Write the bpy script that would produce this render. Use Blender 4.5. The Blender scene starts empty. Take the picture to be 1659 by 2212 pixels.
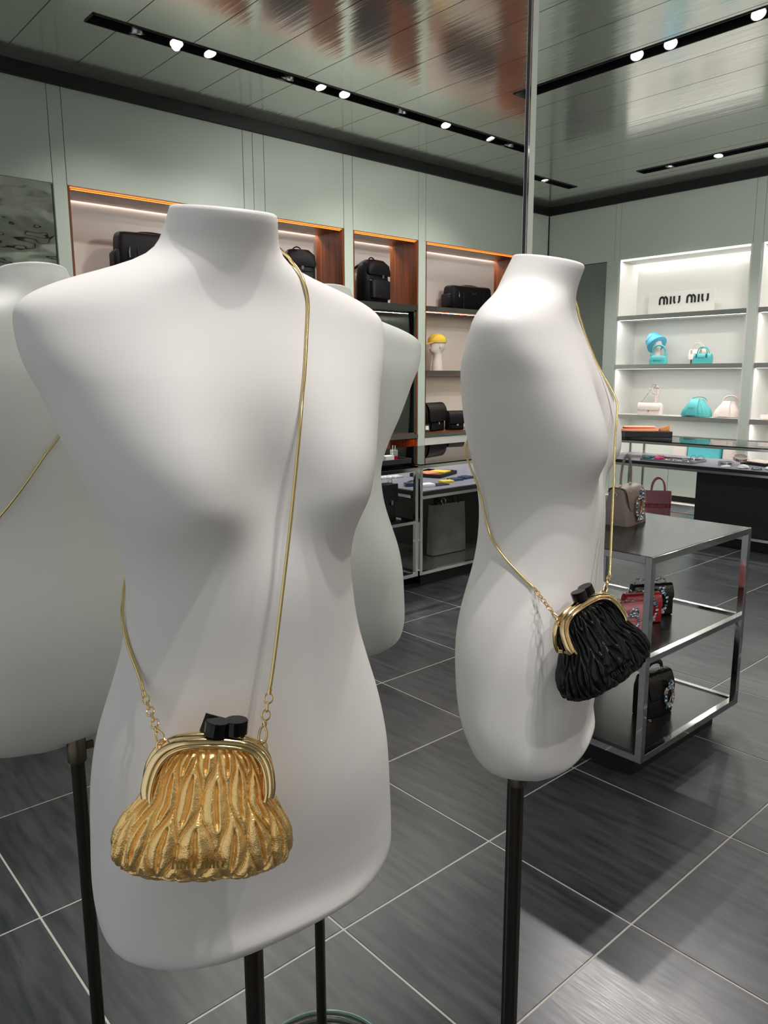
import bpy, math, random
import numpy as np
from mathutils.bvhtree import BVHTree
from mathutils import Matrix, Vector
random.seed(7)
PI = math.pi
C = bpy.context.scene.collection
SC = bpy.context.scene
H_EYE = 1.483
MIRROR_Y = 0.904
# ------------------------------------------------------------ camera
cam = bpy.data.cameras.new('camera'); camo = bpy.data.objects.new('camera', cam); C.objects.link(camo)
cam.sensor_fit = 'HORIZONTAL'; cam.sensor_width = 36.0; cam.lens = 36.0 * 1654.6 / 1659.0
cam.clip_start = 0.02; cam.clip_end = 100
_yaw, _pit, _rol = 0.72604, 0.17709, -0.003368
_f = Vector((math.sin(_yaw) * math.cos(_pit), math.cos(_yaw) * math.cos(_pit), -math.sin(_pit)))
_r = Vector((math.cos(_yaw), -math.sin(_yaw), 0)); _u = _r.cross(_f)
_r2 = math.cos(_rol) * _r + math.sin(_rol) * _u; _u2 = -math.sin(_rol) * _r + math.cos(_rol) * _u
camo.matrix_world = Matrix(((_r2.x, _u2.x, -_f.x, 0), (_r2.y, _u2.y, -_f.y, 0), (_r2.z, _u2.z, -_f.z, H_EYE), (0, 0, 0, 1)))
SC.camera = camo
# ------------------------------------------------------------ world, exposure
w = bpy.data.worlds.new('world'); SC.world = w; w.use_nodes = True
w.node_tree.nodes['Background'].inputs[0].default_value = (0.92, 0.95, 0.98, 1)
w.node_tree.nodes['Background'].inputs[1].default_value = 0.6
SC.view_settings.view_transform = 'Standard'; SC.view_settings.look = 'None'
SC.view_settings.gamma = 1.0; SC.view_settings.use_curve_mapping = False
SC.view_settings.exposure = 0.12
try:
    SC.cycles.max_bounces = 10; SC.cycles.glossy_bounces = 6; SC.cycles.diffuse_bounces = 4
    SC.cycles.transparent_max_bounces = 16; SC.cycles.sample_clamp_indirect = 4.0
    SC.cycles.caustics_reflective = True; SC.cycles.blur_glossy = 1.0; SC.cycles.caustics_refractive = False
    SC.cycles.use_denoising = True
except Exception: pass
SPOT_W = 2.0
LED_W = 0.75
def spot(loc, target, power, size=70, radius=0.05, col=(1, 0.955, 0.925), blend=0.6):
    l = bpy.data.lights.new('spot_lamp', 'SPOT'); l.energy = power * SPOT_W; l.spot_size = math.radians(size)
    l.spot_blend = blend; l.shadow_soft_size = radius; l.color = col
    o = bpy.data.objects.new('spot_lamp', l); C.objects.link(o); o.location = loc
    d = Vector(target) - Vector(loc); o.rotation_euler = d.to_track_quat('-Z', 'Y').to_euler(); return o
def area(loc, rot, sx, sy, power, col=(1, 0.98, 0.95)):
    l = bpy.data.lights.new('led_light', 'AREA'); l.shape = 'RECTANGLE'; l.size = sx; l.size_y = sy
    l.energy = power * LED_W; l.color = col
    o = bpy.data.objects.new('led_light', l); C.objects.link(o); o.location = loc; o.rotation_euler = rot; return o
CEIL = 3.57
# ceiling spotlights (the lamps seen in the recessed tracks, those of the tracks overhead, and extra ones added to brighten the walls)
T1Y, T4Y = -3.06, 5.455
T1X = [2.30, 2.56, 2.79, 3.43, 3.70, 3.93, 4.53, 5.03, 5.60, 5.89, 6.17, 6.9]
T2X, T2L = 4.96, [3.04, 2.80, 2.25, 0.2, -0.8, -1.6]
T3X, T3L = 7.70, [4.26, 3.76, 2.9, 1.2, 0.0]
T5X, T5L = 0.72, [-0.25, 0.1, 0.42]
LAMPS = []          # (x, y, aim)
for i, x in enumerate(T1X): LAMPS.append((x, T1Y, (x + 0.25 * (-1) ** i, -3.7 if i % 3 == 0 else -2.2, 1.2), 30))
for y, a in ((1.6, (8.4, 3.7, 1.1)), (1.0, (8.4, 4.9, 1.2)), (-.3, (5.2, -3.9, 1.2)), (.6, (6.8, -3.9, 1.2))): LAMPS.append((T2X, y, a, 85))  # extra lamps added out of view to brighten the two shelf walls
for i, x in enumerate([2.6, 4.2, 5.8, 7.2]): LAMPS.append((x, T4Y, (x, 5.0, 0), 40))
for y, a in zip(T2L, [(3.2, 1.6, .8), (2.6, 1.5, .7), (2.0, 0.6, 0), (3.4, -2.1, .8), (4.3, -2.4, .7), (4.4, -3.9, 1.6)]): LAMPS.append((T2X, y, a, 55))
for y, a in zip(T3L, [(7.6, 4.6, .7), (7.0, 3.7, .7), (7.0, 3.0, .7), (8.0, 2.0, .7), (7.2, 1.2, .6)]): LAMPS.append((T3X, y, a, 45))
for y, a in zip(T5L, [(0.45, 0.55, 1.2), (0.9, 0.62, 1.2), (0.35, 0.6, 1.3)]): LAMPS.append((T5X, y, a, 32))
LAMPS.append((T5X, -1.3, (1.9, 0.4, 0), 30))
for x, y, a, p in LAMPS: spot((x, y, CEIL - 0.014), a, p, radius=.028, size=60 if x == T5X else 105, blend=.6 if x == T5X else 1.0)

# ------------------------------------------------------------ materials
MATS = {}
def mat(name, col, rough=0.5, metal=0.0, spec=0.5, bump=0.0, bscale=60.0, coat=0.0, emit=None, estr=0.0, sheen=0.0, bstretch=None, vary=0.0, vscale=5.0, bdist=.002):
    if name in MATS: return MATS[name]
    m = bpy.data.materials.new(name); m.use_nodes = True; nt = m.node_tree; b = nt.nodes['Principled BSDF']
    b.inputs['Base Color'].default_value = (*col, 1); b.inputs['Roughness'].default_value = rough
    b.inputs['Metallic'].default_value = metal; b.inputs['Specular IOR Level'].default_value = spec
    b.inputs['Coat Weight'].default_value = coat
    if sheen: b.inputs['Sheen Weight'].default_value = sheen
    if emit: b.inputs['Emission Color'].default_value = (*emit, 1); b.inputs['Emission Strength'].default_value = estr
    if bump or vary:
        tc = nt.nodes.new('ShaderNodeTexCoord'); mp = nt.nodes.new('ShaderNodeMapping')
        nt.links.new(tc.outputs['Object'], mp.inputs[0])
        if bstretch: mp.inputs['Scale'].default_value = bstretch
        if bump:
            n = nt.nodes.new('ShaderNodeTexNoise'); n.inputs['Scale'].default_value = bscale; n.inputs['Detail'].default_value = 4
            nt.links.new(mp.outputs[0], n.inputs['Vector'])
            bp = nt.nodes.new('ShaderNodeBump'); bp.inputs['Strength'].default_value = bump; bp.inputs['Distance'].default_value = bdist
            nt.links.new(n.outputs['Fac'], bp.inputs['Height']); nt.links.new(bp.outputs[0], b.inputs['Normal'])
        if vary:
            n = nt.nodes.new('ShaderNodeTexNoise'); n.inputs['Scale'].default_value = vscale; n.inputs['Detail'].default_value = 5
            nt.links.new(mp.outputs[0], n.inputs['Vector'])
            r = nt.nodes.new('ShaderNodeValToRGB')
            r.color_ramp.elements[0].position = .3; r.color_ramp.elements[1].position = .7
            r.color_ramp.elements[0].color = (*[c * (1 - vary) for c in col], 1); r.color_ramp.elements[1].color = (*[min(1, c * (1 + vary)) for c in col], 1)
            nt.links.new(n.outputs['Fac'], r.inputs[0]); nt.links.new(r.outputs[0], b.inputs['Base Color'])
    MATS[name] = m; return m
SAGE = mat('sage_paint', (0.525, 0.585, 0.515), 0.38, vary=0.03, vscale=1.2)
SAGE_D = mat('seam_shadow', (0.05, 0.055, 0.045), 0.8)
CREAM = mat('niche_paint', (0.71, 0.71, 0.67), 0.35)
WARMWH = mat('warm_white_lining', (0.74, 0.71, 0.68), 0.5)
DRAWW = mat('white_lacquer', (0.66, 0.65, 0.62), 0.25)
CHROME = mat('chrome', (0.80, 0.79, 0.78), 0.07, 1.0)
STEEL = mat('brushed_steel', (0.45, 0.44, 0.42), 0.22, 1.0)
GOLDM = mat('gold_metal', (0.95, 0.71, 0.38), 0.13, 1.0)
CHAINM = mat('gold_chain', (0.80, 0.62, 0.28), 0.24, 1.0)
GOLDL = mat('gold_leather', (0.97, 0.66, 0.27), 0.26, 0.90, bump=0.35, bscale=700)
BLKL = mat('black_leather', (0.004, 0.004, 0.0045), 0.26, 0.0, 0.32, bump=0.08, bscale=500)
CROCB = mat('black_croc', (0.005, 0.005, 0.006), 0.22, 0.0, 0.4, bump=0.9, bscale=90)
RESIN = mat('black_resin', (0.003, 0.003, 0.003), 0.08, 0.0, 0.3)
BLACK = mat('black_matte', (0.006, 0.006, 0.006), 0.55)
BLKT = mat('black_top', (0.014, 0.014, 0.013), 0.20, 0.0, 0.5)
NYLON = mat('black_nylon', (0.006, 0.006, 0.008), 0.55, 0.0, 0.2, bump=0.6, bscale=40)
MANN = mat('mannequin_white', (0.80, 0.785, 0.765), 0.52, 0.0, 0.35)
POLE = mat('pole_metal', (0.085, 0.075, 0.065), 0.32, 1.0)
MIRROR = mat('mirror_silver', (0.86, 0.885, 0.86), 0.0, 1.0)
DKMIR = mat('mirror_dark_reflection', (0.30, 0.31, 0.30), 0.02, 1.0)  # plain mirror; its dark reflection is put into the base colour
LEDW = mat('led_white', (1, 1, 1), 0.5, emit=(1, 0.98, 0.92), estr=4.5)
LEDO = mat('led_orange', (1, 0.5, 0.15), 0.5, emit=(1, 0.20, 0.022), estr=1.0)
LENS = mat('lamp_lens', (1, 1, 1), 0.3, emit=(1, 0.98, 0.96), estr=9.0)
TURQ = mat('turquoise_leather', (0.08, 0.42, 0.42), 0.45, bump=0.5, bscale=120)
TURQK = mat('turquoise_knit', (0.10, 0.50, 0.55), 0.8, bump=1.0, bscale=150)
HATB = mat('blue_straw', (0.10, 0.42, 0.62), 0.7, bump=0.8, bscale=150)
IVORY = mat('ivory_leather', (0.80, 0.70, 0.64), 0.45, bump=0.4, bscale=120)
BLUSH = mat('blush_leather', (0.80, 0.62, 0.58), 0.45, bump=0.4, bscale=90)
PINK = mat('pink_canvas', (0.86, 0.36, 0.42), 0.75, bump=0.5, bscale=220)
PINKD = mat('pink_band', (0.68, 0.10, 0.13), 0.7)
PINKL = mat('pink_leather', (0.85, 0.30, 0.32), 0.40, bump=0.4, bscale=120)
PINKW = mat('pale_pink_thread', (0.82, 0.45, 0.47), 0.7)
RED = mat('red_croc', (0.45, 0.012, 0.022), 0.30, bump=0.8, bscale=110)
TAUPE = mat('taupe_leather', (0.38, 0.30, 0.25), 0.5, bump=0.7, bscale=130)
JEWEL = mat('crystal', (0.72, 0.80, 0.88), 0.06, 0.85)
JEWB = mat('blue_crystal', (0.12, 0.32, 0.44), 0.05, 0.8)
YEL = mat('yellow_cotton', (0.74, 0.50, 0.06), 0.8)
GRN = mat('green_cotton', (0.04, 0.40, 0.22), 0.8)
GRNK = mat('dark_green_cotton', (0.03, 0.07, 0.05), 0.8)
ORNG = mat('orange_knit', (0.72, 0.30, 0.10), 0.85, bump=0.8, bscale=150)
PEACH = mat('peach_knit', (0.80, 0.48, 0.26), 0.85)
REDK = mat('red_knit', (0.55, 0.06, 0.05), 0.85)
GREYL = mat('grey_metallic_leather', (0.20, 0.19, 0.185), 0.28, 0.45, vary=.15, vscale=9)
HEADW = mat('display_head', (0.74, 0.68, 0.65), 0.5)
HAND = mat('display_hand', (0.76, 0.66, 0.65), 0.5)
PERF = mat('perfume_red', (0.35, 0.012, 0.015), 0.08, 0.0, 0.8)
WHITE = mat('white_card', (0.8, 0.8, 0.8), 0.5)
BLUEL = mat('navy_leather', (0.03, 0.045, 0.10), 0.35)
MAG = mat('magenta', (0.75, 0.03, 0.30), 0.4)
TEAL = mat('teal', (0.02, 0.25, 0.30), 0.4)
CORAL = mat('coral', (0.80, 0.22, 0.12), 0.5)
INK = mat('printed_black', (0.01, 0.01, 0.01), 0.5)
GROUT = mat('grout', (0.55, 0.53, 0.47), 0.8)
def m_wood():
    m = mat('walnut', (0.13, 0.036, 0.012), 0.30); nt = m.node_tree; b = nt.nodes['Principled BSDF']
    tc = nt.nodes.new('ShaderNodeTexCoord'); mp = nt.nodes.new('ShaderNodeMapping'); mp.inputs['Scale'].default_value = (18, 18, 0.7)
    n = nt.nodes.new('ShaderNodeTexNoise'); n.inputs['Scale'].default_value = 2.0; n.inputs['Detail'].default_value = 6
    r = nt.nodes.new('ShaderNodeValToRGB'); r.color_ramp.elements[0].position = .3; r.color_ramp.elements[1].position = .72
    r.color_ramp.elements[0].color = (0.085, 0.020, 0.006, 1); r.color_ramp.elements[1].color = (0.27, 0.075, 0.022, 1)
    nt.links.new(tc.outputs['Object'], mp.inputs[0]); nt.links.new(mp.outputs[0], n.inputs[0]); nt.links.new(n.outputs[0], r.inputs[0]); nt.links.new(r.outputs[0], b.inputs[0])
    return m
WOOD = m_wood()
def m_tile():
    m = bpy.data.materials.new('slate_tile'); m.use_nodes = True; nt = m.node_tree; b = nt.nodes['Principled BSDF']; N = nt.nodes.new; L = nt.links.new
    tc = N('ShaderNodeTexCoord'); oi = N('ShaderNodeObjectInfo'); add = N('ShaderNodeVectorMath'); add.operation = 'MULTIPLY_ADD'
    add.inputs[1].default_value = (1, 1, 1)
    comb = N('ShaderNodeCombineXYZ'); ml = N('ShaderNodeMath'); ml.operation = 'MULTIPLY'; ml.inputs[1].default_value = 37.0
    L(oi.outputs['Random'], ml.inputs[0]); L(ml.outputs[0], comb.inputs[0]); L(ml.outputs[0], comb.inputs[1])
    L(tc.outputs['Object'], add.inputs[0]); L(comb.outputs[0], add.inputs[2])
    def noise(scale, sc3, det):
        mp = N('ShaderNodeMapping'); mp.inputs['Scale'].default_value = sc3; L(add.outputs[0], mp.inputs[0])
        n = N('ShaderNodeTexNoise'); n.inputs['Scale'].default_value = scale; n.inputs['Detail'].default_value = det; L(mp.outputs[0], n.inputs[0]); return n
    a = noise(4, (9, 1.0, 1), 8); c = noise(2.2, (1, .6, 1), 3); d = noise(30, (8, .5, 1), 3)
    mx = N('ShaderNodeMath'); mx.operation = 'ADD'; L(a.outputs[0], mx.inputs[0]); L(c.outputs[0], mx.inputs[1])
    mh = N('ShaderNodeMath'); mh.operation = 'MULTIPLY'; mh.inputs[1].default_value = .5; L(mx.outputs[0], mh.inputs[0])
    r = N('ShaderNodeValToRGB'); r.color_ramp.elements[0].position = .37; r.color_ramp.elements[1].position = .64
    r.color_ramp.elements[0].color = (0.020, 0.024, 0.030, 1); r.color_ramp.elements[1].color = (0.086, 0.088, 0.092, 1)
    L(mh.outputs[0], r.inputs[0]); L(r.outputs[0], b.inputs[0])
    b.inputs['Roughness'].default_value = .30; b.inputs['Specular IOR Level'].default_value = .5
    rr = N('ShaderNodeMapRange'); rr.inputs[3].default_value = .22; rr.inputs[4].default_value = .42; L(d.outputs[0], rr.inputs[0]); L(rr.outputs[0], b.inputs['Roughness'])
    bp = N('ShaderNodeBump'); bp.inputs['Strength'].default_value = .25; bp.inputs['Distance'].default_value = .001; L(a.outputs[0], bp.inputs['Height']); L(bp.outputs[0], b.inputs['Normal'])
    return m
TILE = m_tile()
def m_ceil():
    m = bpy.data.materials.new('brushed_ceiling_metal'); m.use_nodes = True; nt = m.node_tree; b = nt.nodes['Principled BSDF']; N = nt.nodes.new; L = nt.links.new
    b.inputs['Base Color'].default_value = (0.72, 0.73, 0.69, 1); b.inputs['Metallic'].default_value = .82; b.inputs['Roughness'].default_value = .13
    tc = N('ShaderNodeTexCoord'); mp = N('ShaderNodeMapping'); mp.inputs['Scale'].default_value = (32, 0.5, 1); L(tc.outputs['Object'], mp.inputs[0])
    n = N('ShaderNodeTexNoise'); n.inputs['Scale'].default_value = 1.0; n.inputs['Detail'].default_value = 2.5; L(mp.outputs[0], n.inputs[0])
    mp2 = N('ShaderNodeMapping'); mp2.inputs['Scale'].default_value = (5, 0.35, 1); L(tc.outputs['Object'], mp2.inputs[0])
    n2 = N('ShaderNodeTexNoise'); n2.inputs['Scale'].default_value = 1.0; n2.inputs['Detail'].default_value = 1; L(mp2.outputs[0], n2.inputs[0])
    ad = N('ShaderNodeMath'); ad.operation = 'MULTIPLY_ADD'; ad.inputs[1].default_value = 2.0; L(n2.outputs[0], ad.inputs[0]); L(n.outputs[0], ad.inputs[2])
    bp = N('ShaderNodeBump'); bp.inputs['Strength'].default_value = 1.0; bp.inputs['Distance'].default_value = .0009; L(ad.outputs[0], bp.inputs['Height']); L(bp.outputs[0], b.inputs['Normal'])
    return m
CEILM = m_ceil()
def m_glass():
    m = bpy.data.materials.new('clear_glass'); m.use_nodes = True; nt = m.node_tree; nt.nodes.clear(); N = nt.nodes.new; L = nt.links.new
    o = N('ShaderNodeOutputMaterial'); mx = N('ShaderNodeMixShader'); t = N('ShaderNodeBsdfTransparent'); g = N('ShaderNodeBsdfGlossy'); f = N('ShaderNodeFresnel')
    t.inputs[0].default_value = (0.93, 0.965, 0.95, 1); g.inputs['Roughness'].default_value = 0.0; f.inputs[0].default_value = 1.45
    L(f.outputs[0], mx.inputs[0]); L(t.outputs[0], mx.inputs[1]); L(g.outputs[0], mx.inputs[2]); L(mx.outputs[0], o.inputs[0]); return m
GLASS = m_glass()
GEDGE = mat('glass_edge', (0.30, 0.46, 0.42), 0.1, 0.0, 0.8)

# ------------------------------------------------------------ mesh helpers
class MB:
    def __init__(s): s.v = []; s.f = []; s.mi = []; s.cur = 0
    def add(s, vs, fs):
        o = len(s.v); s.v.extend([tuple(map(float, q)) for q in vs]); s.f.extend([tuple(i + o for i in f) for f in fs]); s.mi.extend([s.cur] * len(fs)); return s
    def box(s, x0, x1, y0, y1, z0, z1, bv=0.0):
        x0, x1 = min(x0, x1), max(x0, x1); y0, y1 = min(y0, y1), max(y0, y1); z0, z1 = min(z0, z1), max(z0, z1)
        if bv <= 0:
            vs = [(x, y, z) for z in (z0, z1) for y in (y0, y1) for x in (x0, x1)]
            return s.add(vs, [(0, 2, 3, 1), (4, 5, 7, 6), (0, 1, 5, 4), (2, 6, 7, 3), (0, 4, 6, 2), (1, 3, 7, 5)])
        vs = []
        for zi, z in enumerate((z0, z0 + bv, z1 - bv, z1)):
            k = bv if zi in (0, 3) else 0.0
            xa, xb, ya, yb = x0 + k, x1 - k, y0 + k, y1 - k
            c = bv
            vs += [(xa + c, ya, z), (xb - c, ya, z), (xb, ya + c, z), (xb, yb - c, z), (xb - c, yb, z), (xa + c, yb, z), (xa, yb - c, z), (xa, ya + c, z)]
        fs = [tuple(range(7, -1, -1)), tuple(range(24, 32))]
        for k in range(3):
            for i in range(8): j = (i + 1) % 8; fs.append((k * 8 + i, k * 8 + j, k * 8 + 8 + j, k * 8 + 8 + i))
        return s.add(vs, fs)
    def tube(s, pts, r, n=8, closed=False, flat=1.0):
        P = [Vector(p) for p in pts]; m = len(P); rs = r if hasattr(r, '__len__') else [r] * m
        T = []
        for i in range(m):
            a = P[(i - 1) % m] if (closed or i > 0) else P[i]; b = P[(i + 1) % m] if (closed or i < m - 1) else P[i]
            T.append((b - a).normalized())
        ref = Vector((0, 0, 1)) if abs(T[0].z) < .9 else Vector((1, 0, 0))
        nrm = (ref - T[0] * ref.dot(T[0])).normalized(); vs = []
        for i in range(m):
            nrm = (nrm - T[i] * nrm.dot(T[i])).normalized(); bn = T[i].cross(nrm)
            for k in range(n):
                a = 2 * PI * k / n; q = P[i] + rs[i] * (math.cos(a) * nrm + flat * math.sin(a) * bn); vs.append(q[:])
        fs = []
        for i in range(m if closed else m - 1):
            for k in range(n):
                a = i * n + k; b = i * n + (k + 1) % n; i2 = (i + 1) % m
                fs.append((a, b, i2 * n + (k + 1) % n, i2 * n + k))
        if not closed: fs += [tuple(range(n - 1, -1, -1)), tuple(range((m - 1) * n, m * n))]
        return s.add(vs, fs)
    def lathe(s, prof, n=24, c=(0, 0, 0)):
        vs = []; fs = []
        for r, z in prof:
            for k in range(n): a = 2 * PI * k / n; vs.append((c[0] + r * math.cos(a), c[1] + r * math.sin(a), c[2] + z))
        for i in range(len(prof) - 1):
            for k in range(n): fs.append((i * n + k, i * n + (k + 1) % n, (i + 1) * n + (k + 1) % n, (i + 1) * n + k))
        fs += [tuple(range(n - 1, -1, -1)), tuple(range((len(prof) - 1) * n, len(prof) * n))]
        return s.add(vs, fs)
    def loft(s, secs, n=24, rot=0.0, c=(0, 0, 0)):
        """secs: (z, halfwidth, halfdepth, xc, yc, exponent)"""
        vs = []; fs = []
        for (z, a, d, xc, yc, e) in secs:
            for k in range(n):
                t = 2 * PI * (k + .5) / n; cc, ss = math.cos(t), math.sin(t)
                x = xc + a * math.copysign(abs(cc) ** (2 / e), cc); y = yc + d * math.copysign(abs(ss) ** (2 / e), ss)
                vs.append((c[0] + x, c[1] + y, c[2] + z))
        for i in range(len(secs) - 1):
            for k in range(n): fs.append((i * n + k, i * n + (k + 1) % n, (i + 1) * n + (k + 1) % n, (i + 1) * n + k))
        fs += [tuple(range(n - 1, -1, -1)), tuple(range((len(secs) - 1) * n, len(secs) * n))]
        return s.add(vs, fs)
    def gem(s, c, r, n=6, ry=None):
        ry = ry or r; vs = [(c[0], c[1] - r * .8, c[2])]
        for k in range(n): a = 2 * PI * k / n + .3; vs.append((c[0] + r * math.cos(a), c[1] - r * .25, c[2] + ry * math.sin(a)))
        vs.append((c[0], c[1] + r * .5, c[2]))
        return s.add(vs, [(0, 1 + (k + 1) % n, 1 + k) for k in range(n)] + [(n + 1, 1 + k, 1 + (k + 1) % n) for k in range(n)])
    def xf(s, M):
        s.v = [tuple((M @ Vector(q))[:]) for q in s.v]; return s
    def build(s, name, m, parent=None, smooth=True, ang=None):
        me = bpy.data.meshes.new(name); me.from_pydata(s.v, [], s.f)
        for q in (m if isinstance(m, (list, tuple)) else [m]): me.materials.append(q)
        if any(s.mi): me.polygons.foreach_set('material_index', s.mi)
        me.validate(); me.update()
        o = bpy.data.objects.new(name, me); C.objects.link(o)
        if smooth:
            me.polygons.foreach_set('use_smooth', [True] * len(me.polygons))
            me.set_sharp_from_angle(angle=math.radians(ang or 40))
        if parent: o.parent = parent
        return o
def empty(name, loc=(0, 0, 0), rz=0.0, label=None, cat=None, group=None, kind=None, scale=None):
    o = bpy.data.objects.new(name, None); C.objects.link(o); o.empty_display_size = .05; o.location = loc; o.rotation_euler = (0, 0, rz)
    if scale: o.scale = (scale,) * 3
    tag(o, label, cat, group, kind); return o
def tag(o, label=None, cat=None, group=None, kind=None):
    if label: o['label'] = label
    if cat: o['category'] = cat
    if group: o['group'] = group
    if kind: o['kind'] = kind
    return o
def copy_tree(o, parent=None):
    c = o.copy(); C.objects.link(c); c.parent = parent
    for ch in list(o.children): copy_tree(ch, c)
    return c
def pchip(x, y, q):
    x = np.asarray(x, float); y = np.asarray(y, float); hh = np.diff(x); s = np.diff(y) / hh; m = np.zeros_like(y)
    for i in range(1, len(x) - 1):
        if s[i - 1] * s[i] > 0:
            w1 = 2 * hh[i] + hh[i - 1]; w2 = hh[i] + 2 * hh[i - 1]; m[i] = (w1 + w2) / (w1 / s[i - 1] + w2 / s[i])
    m[0] = s[0]; m[-1] = s[-1]
    i = np.clip(np.searchsorted(x, q) - 1, 0, len(x) - 2); t = (q - x[i]) / hh[i]
    return (2 * t**3 - 3 * t**2 + 1) * y[i] + (t**3 - 2 * t**2 + t) * hh[i] * m[i] + (-2 * t**3 + 3 * t**2) * y[i + 1] + (t**3 - t**2) * hh[i] * m[i + 1]
def smooth_path(pts, step):
    P = [Vector(p) for p in pts]; P = [P[0] * 2 - P[1]] + P + [P[-1] * 2 - P[-2]]; out = []
    for i in range(1, len(P) - 2):
        a, b, c, d = P[i - 1:i + 3]; n = max(2, int((c - b).length / step))
        for k in range(n):
            t = k / n; out.append(0.5 * ((2 * b) + (c - a) * t + (2 * a - 5 * b + 4 * c - d) * t * t + (-a + 3 * b - 3 * c + d) * t**3))
    out.append(P[-2]); return out
def ribbon_strokes(mb, strokes, w, depth, sc, x0=0, z0=0):
    for st in strokes:
        P = [Vector((x0 + p[0] * sc, 0, z0 + p[1] * sc)) for p in st]
        vs = []; m = len(P)
        for i in range(m):
            t = (P[min(i + 1, m - 1)] - P[max(i - 1, 0)]).normalized(); nn = Vector((-t.z, 0, t.x)) * w * sc / 2
            for q in (P[i] + nn, P[i] - nn): vs += [(q.x, 0, q.z), (q.x, -depth, q.z)]
        fs = []
        for i in range(m - 1):
            a = i * 4; b = a + 4
            fs += [(a + 1, a + 3, b + 3, b + 1), (a, b, b + 2, a + 2), (a, a + 1, b + 1, b), (a + 2, b + 2, b + 3, a + 3)]
        fs += [(0, 2, 3, 1), ((m - 1) * 4, (m - 1) * 4 + 1, (m - 1) * 4 + 3, (m - 1) * 4 + 2)]
        mb.add(vs, fs)
def logo_mb(height, depth, w=0.24):
    """the two-word shop lettering, centred, letters in the xz plane facing -y"""
    def arc(cx, cz, rx, rz, a0, a1, n=7): return [(cx + rx * math.cos(math.radians(a0 + (a1 - a0) * k / n)), cz + rz * math.sin(math.radians(a0 + (a1 - a0) * k / n))) for k in range(n + 1)]
    word = [[(0.12, 0)] + arc(.40, .55, .28, .33, 180, 0) + [(.68, 0)],
            arc(.72, .50, .36, .38, 88, 0)[0:] + [(1.08, 0)],
            [(1.52, 0), (1.52, .90)],
            [(1.95, .90)] + arc(2.2, .42, .25, .35, 180, 250, 5),
            [(2.62, .90)] + arc(2.37, .42, .25, .35, 0, -65, 5)]
    mb = MB(); tot = 2.74 * 2 + .75
    for k in range(2): ribbon_strokes(mb, word, w, depth, height, x0=(-tot / 2 + k * (2.74 + .75)) * height, z0=0)
    return mb

# ------------------------------------------------------------ room shell
X0, X1, YB, YO = -2.456, 8.46, 6.307, -4.022
flo = MB().box(X0 - .1, X1 + .5, YO - .5, YB + .1, -0.12, -0.0015).build('floor', GROUT, smooth=False); tag(flo, kind='structure')
tmb = MB().box(-.2972, .2972, -.2972, .2972, -0.010, 0.0, bv=.0012)
tile0 = None; far = MB(); nt = 0
for i in range(-7, 12):
    for j in range(-9, 10):
        cx = 1.744 + .6 * i - .3; cy = .949 + .6 * j + .3
        if cx < X0 + .2 or cx > X1 + .1 or cy < YO + .1 or cy > YB + .1: continue
        xa, xb = max(cx - .2972, X0), min(cx + .2972, X1); ya, yb = max(cy - .2972, YO), min(cy + .2972, YB)
        if cx < -.5 or (cx > 2.5 and cy < -4.3): far.box(xa, xb, ya, yb, -0.01, 0.0, bv=.0012); continue
        full = xb - xa > .59 and yb - ya > .59
        if full:
            if tile0 is None: tile0 = tmb.build('tile', TILE, flo, ang=20); o = tile0
            else: o = tile0.copy(); C.objects.link(o)
            o.location = (cx, cy, 0)
        else:
            o = MB().box(xa - cx, xb - cx, ya - cy, yb - cy, -0.01, 0, bv=.0012).build('tile', TILE, flo, ang=20); o.location = (cx, cy, 0)
        nt += 1
o = far.build('tiles_beyond', TILE, flo, ang=20); o['kind'] = 'stuff'

# ceiling: metal planks running across the room with slots for the light tracks
ceil = MB().box(X0 - .1, X1 + .5, YO - .5, YB + .1, CEIL + .13, CEIL + .2).build('ceiling', BLACK, smooth=False); tag(ceil, kind='structure')
SLOTS = [(2.0, 7.73, T1Y - .07, T1Y + .07), (2.0, 7.73, T4Y - .06, T4Y + .06), (T2X - .075, T2X + .075, -2.21, 4.3), (T3X - .075, T3X + .075, -2.2, 4.6), (T5X - .07, T5X + .07, -2.4, .75)]
def rect_cut(R, S):
    out = []
    for (a, b, c, d) in R:
        x0, x1, y0, y1 = S
        if x1 <= a or x0 >= b or y1 <= c or y0 >= d: out.append((a, b, c, d)); continue
        if x0 > a: out.append((a, x0, c, d)); a = x0
        if x1 < b: out.append((x1, b, c, d)); b = x1
        if y0 > c: out.append((a, b, c, y0))
        if y1 < d: out.append((a, b, y1, d))
    return out
x = X0
edges = [X0] + [v for v in np.arange(2.201 - .44 * 10, X1, .44) if v > X0 + .05] + [X1]
for a, b in zip(edges[:-1], edges[1:]):
    R = [(a + .003, b - .003, YO, YB)]
    for S in SLOTS: R = rect_cut(R, S)
    mb = MB()
    for r in R:
        if r[1] - r[0] > .001 and r[3] - r[2] > .001: mb.box(r[0], r[1], r[2], r[3], CEIL, CEIL + .012)
    o = mb.build('ceiling_plank', CEILM, ceil, smooth=False)

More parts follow.
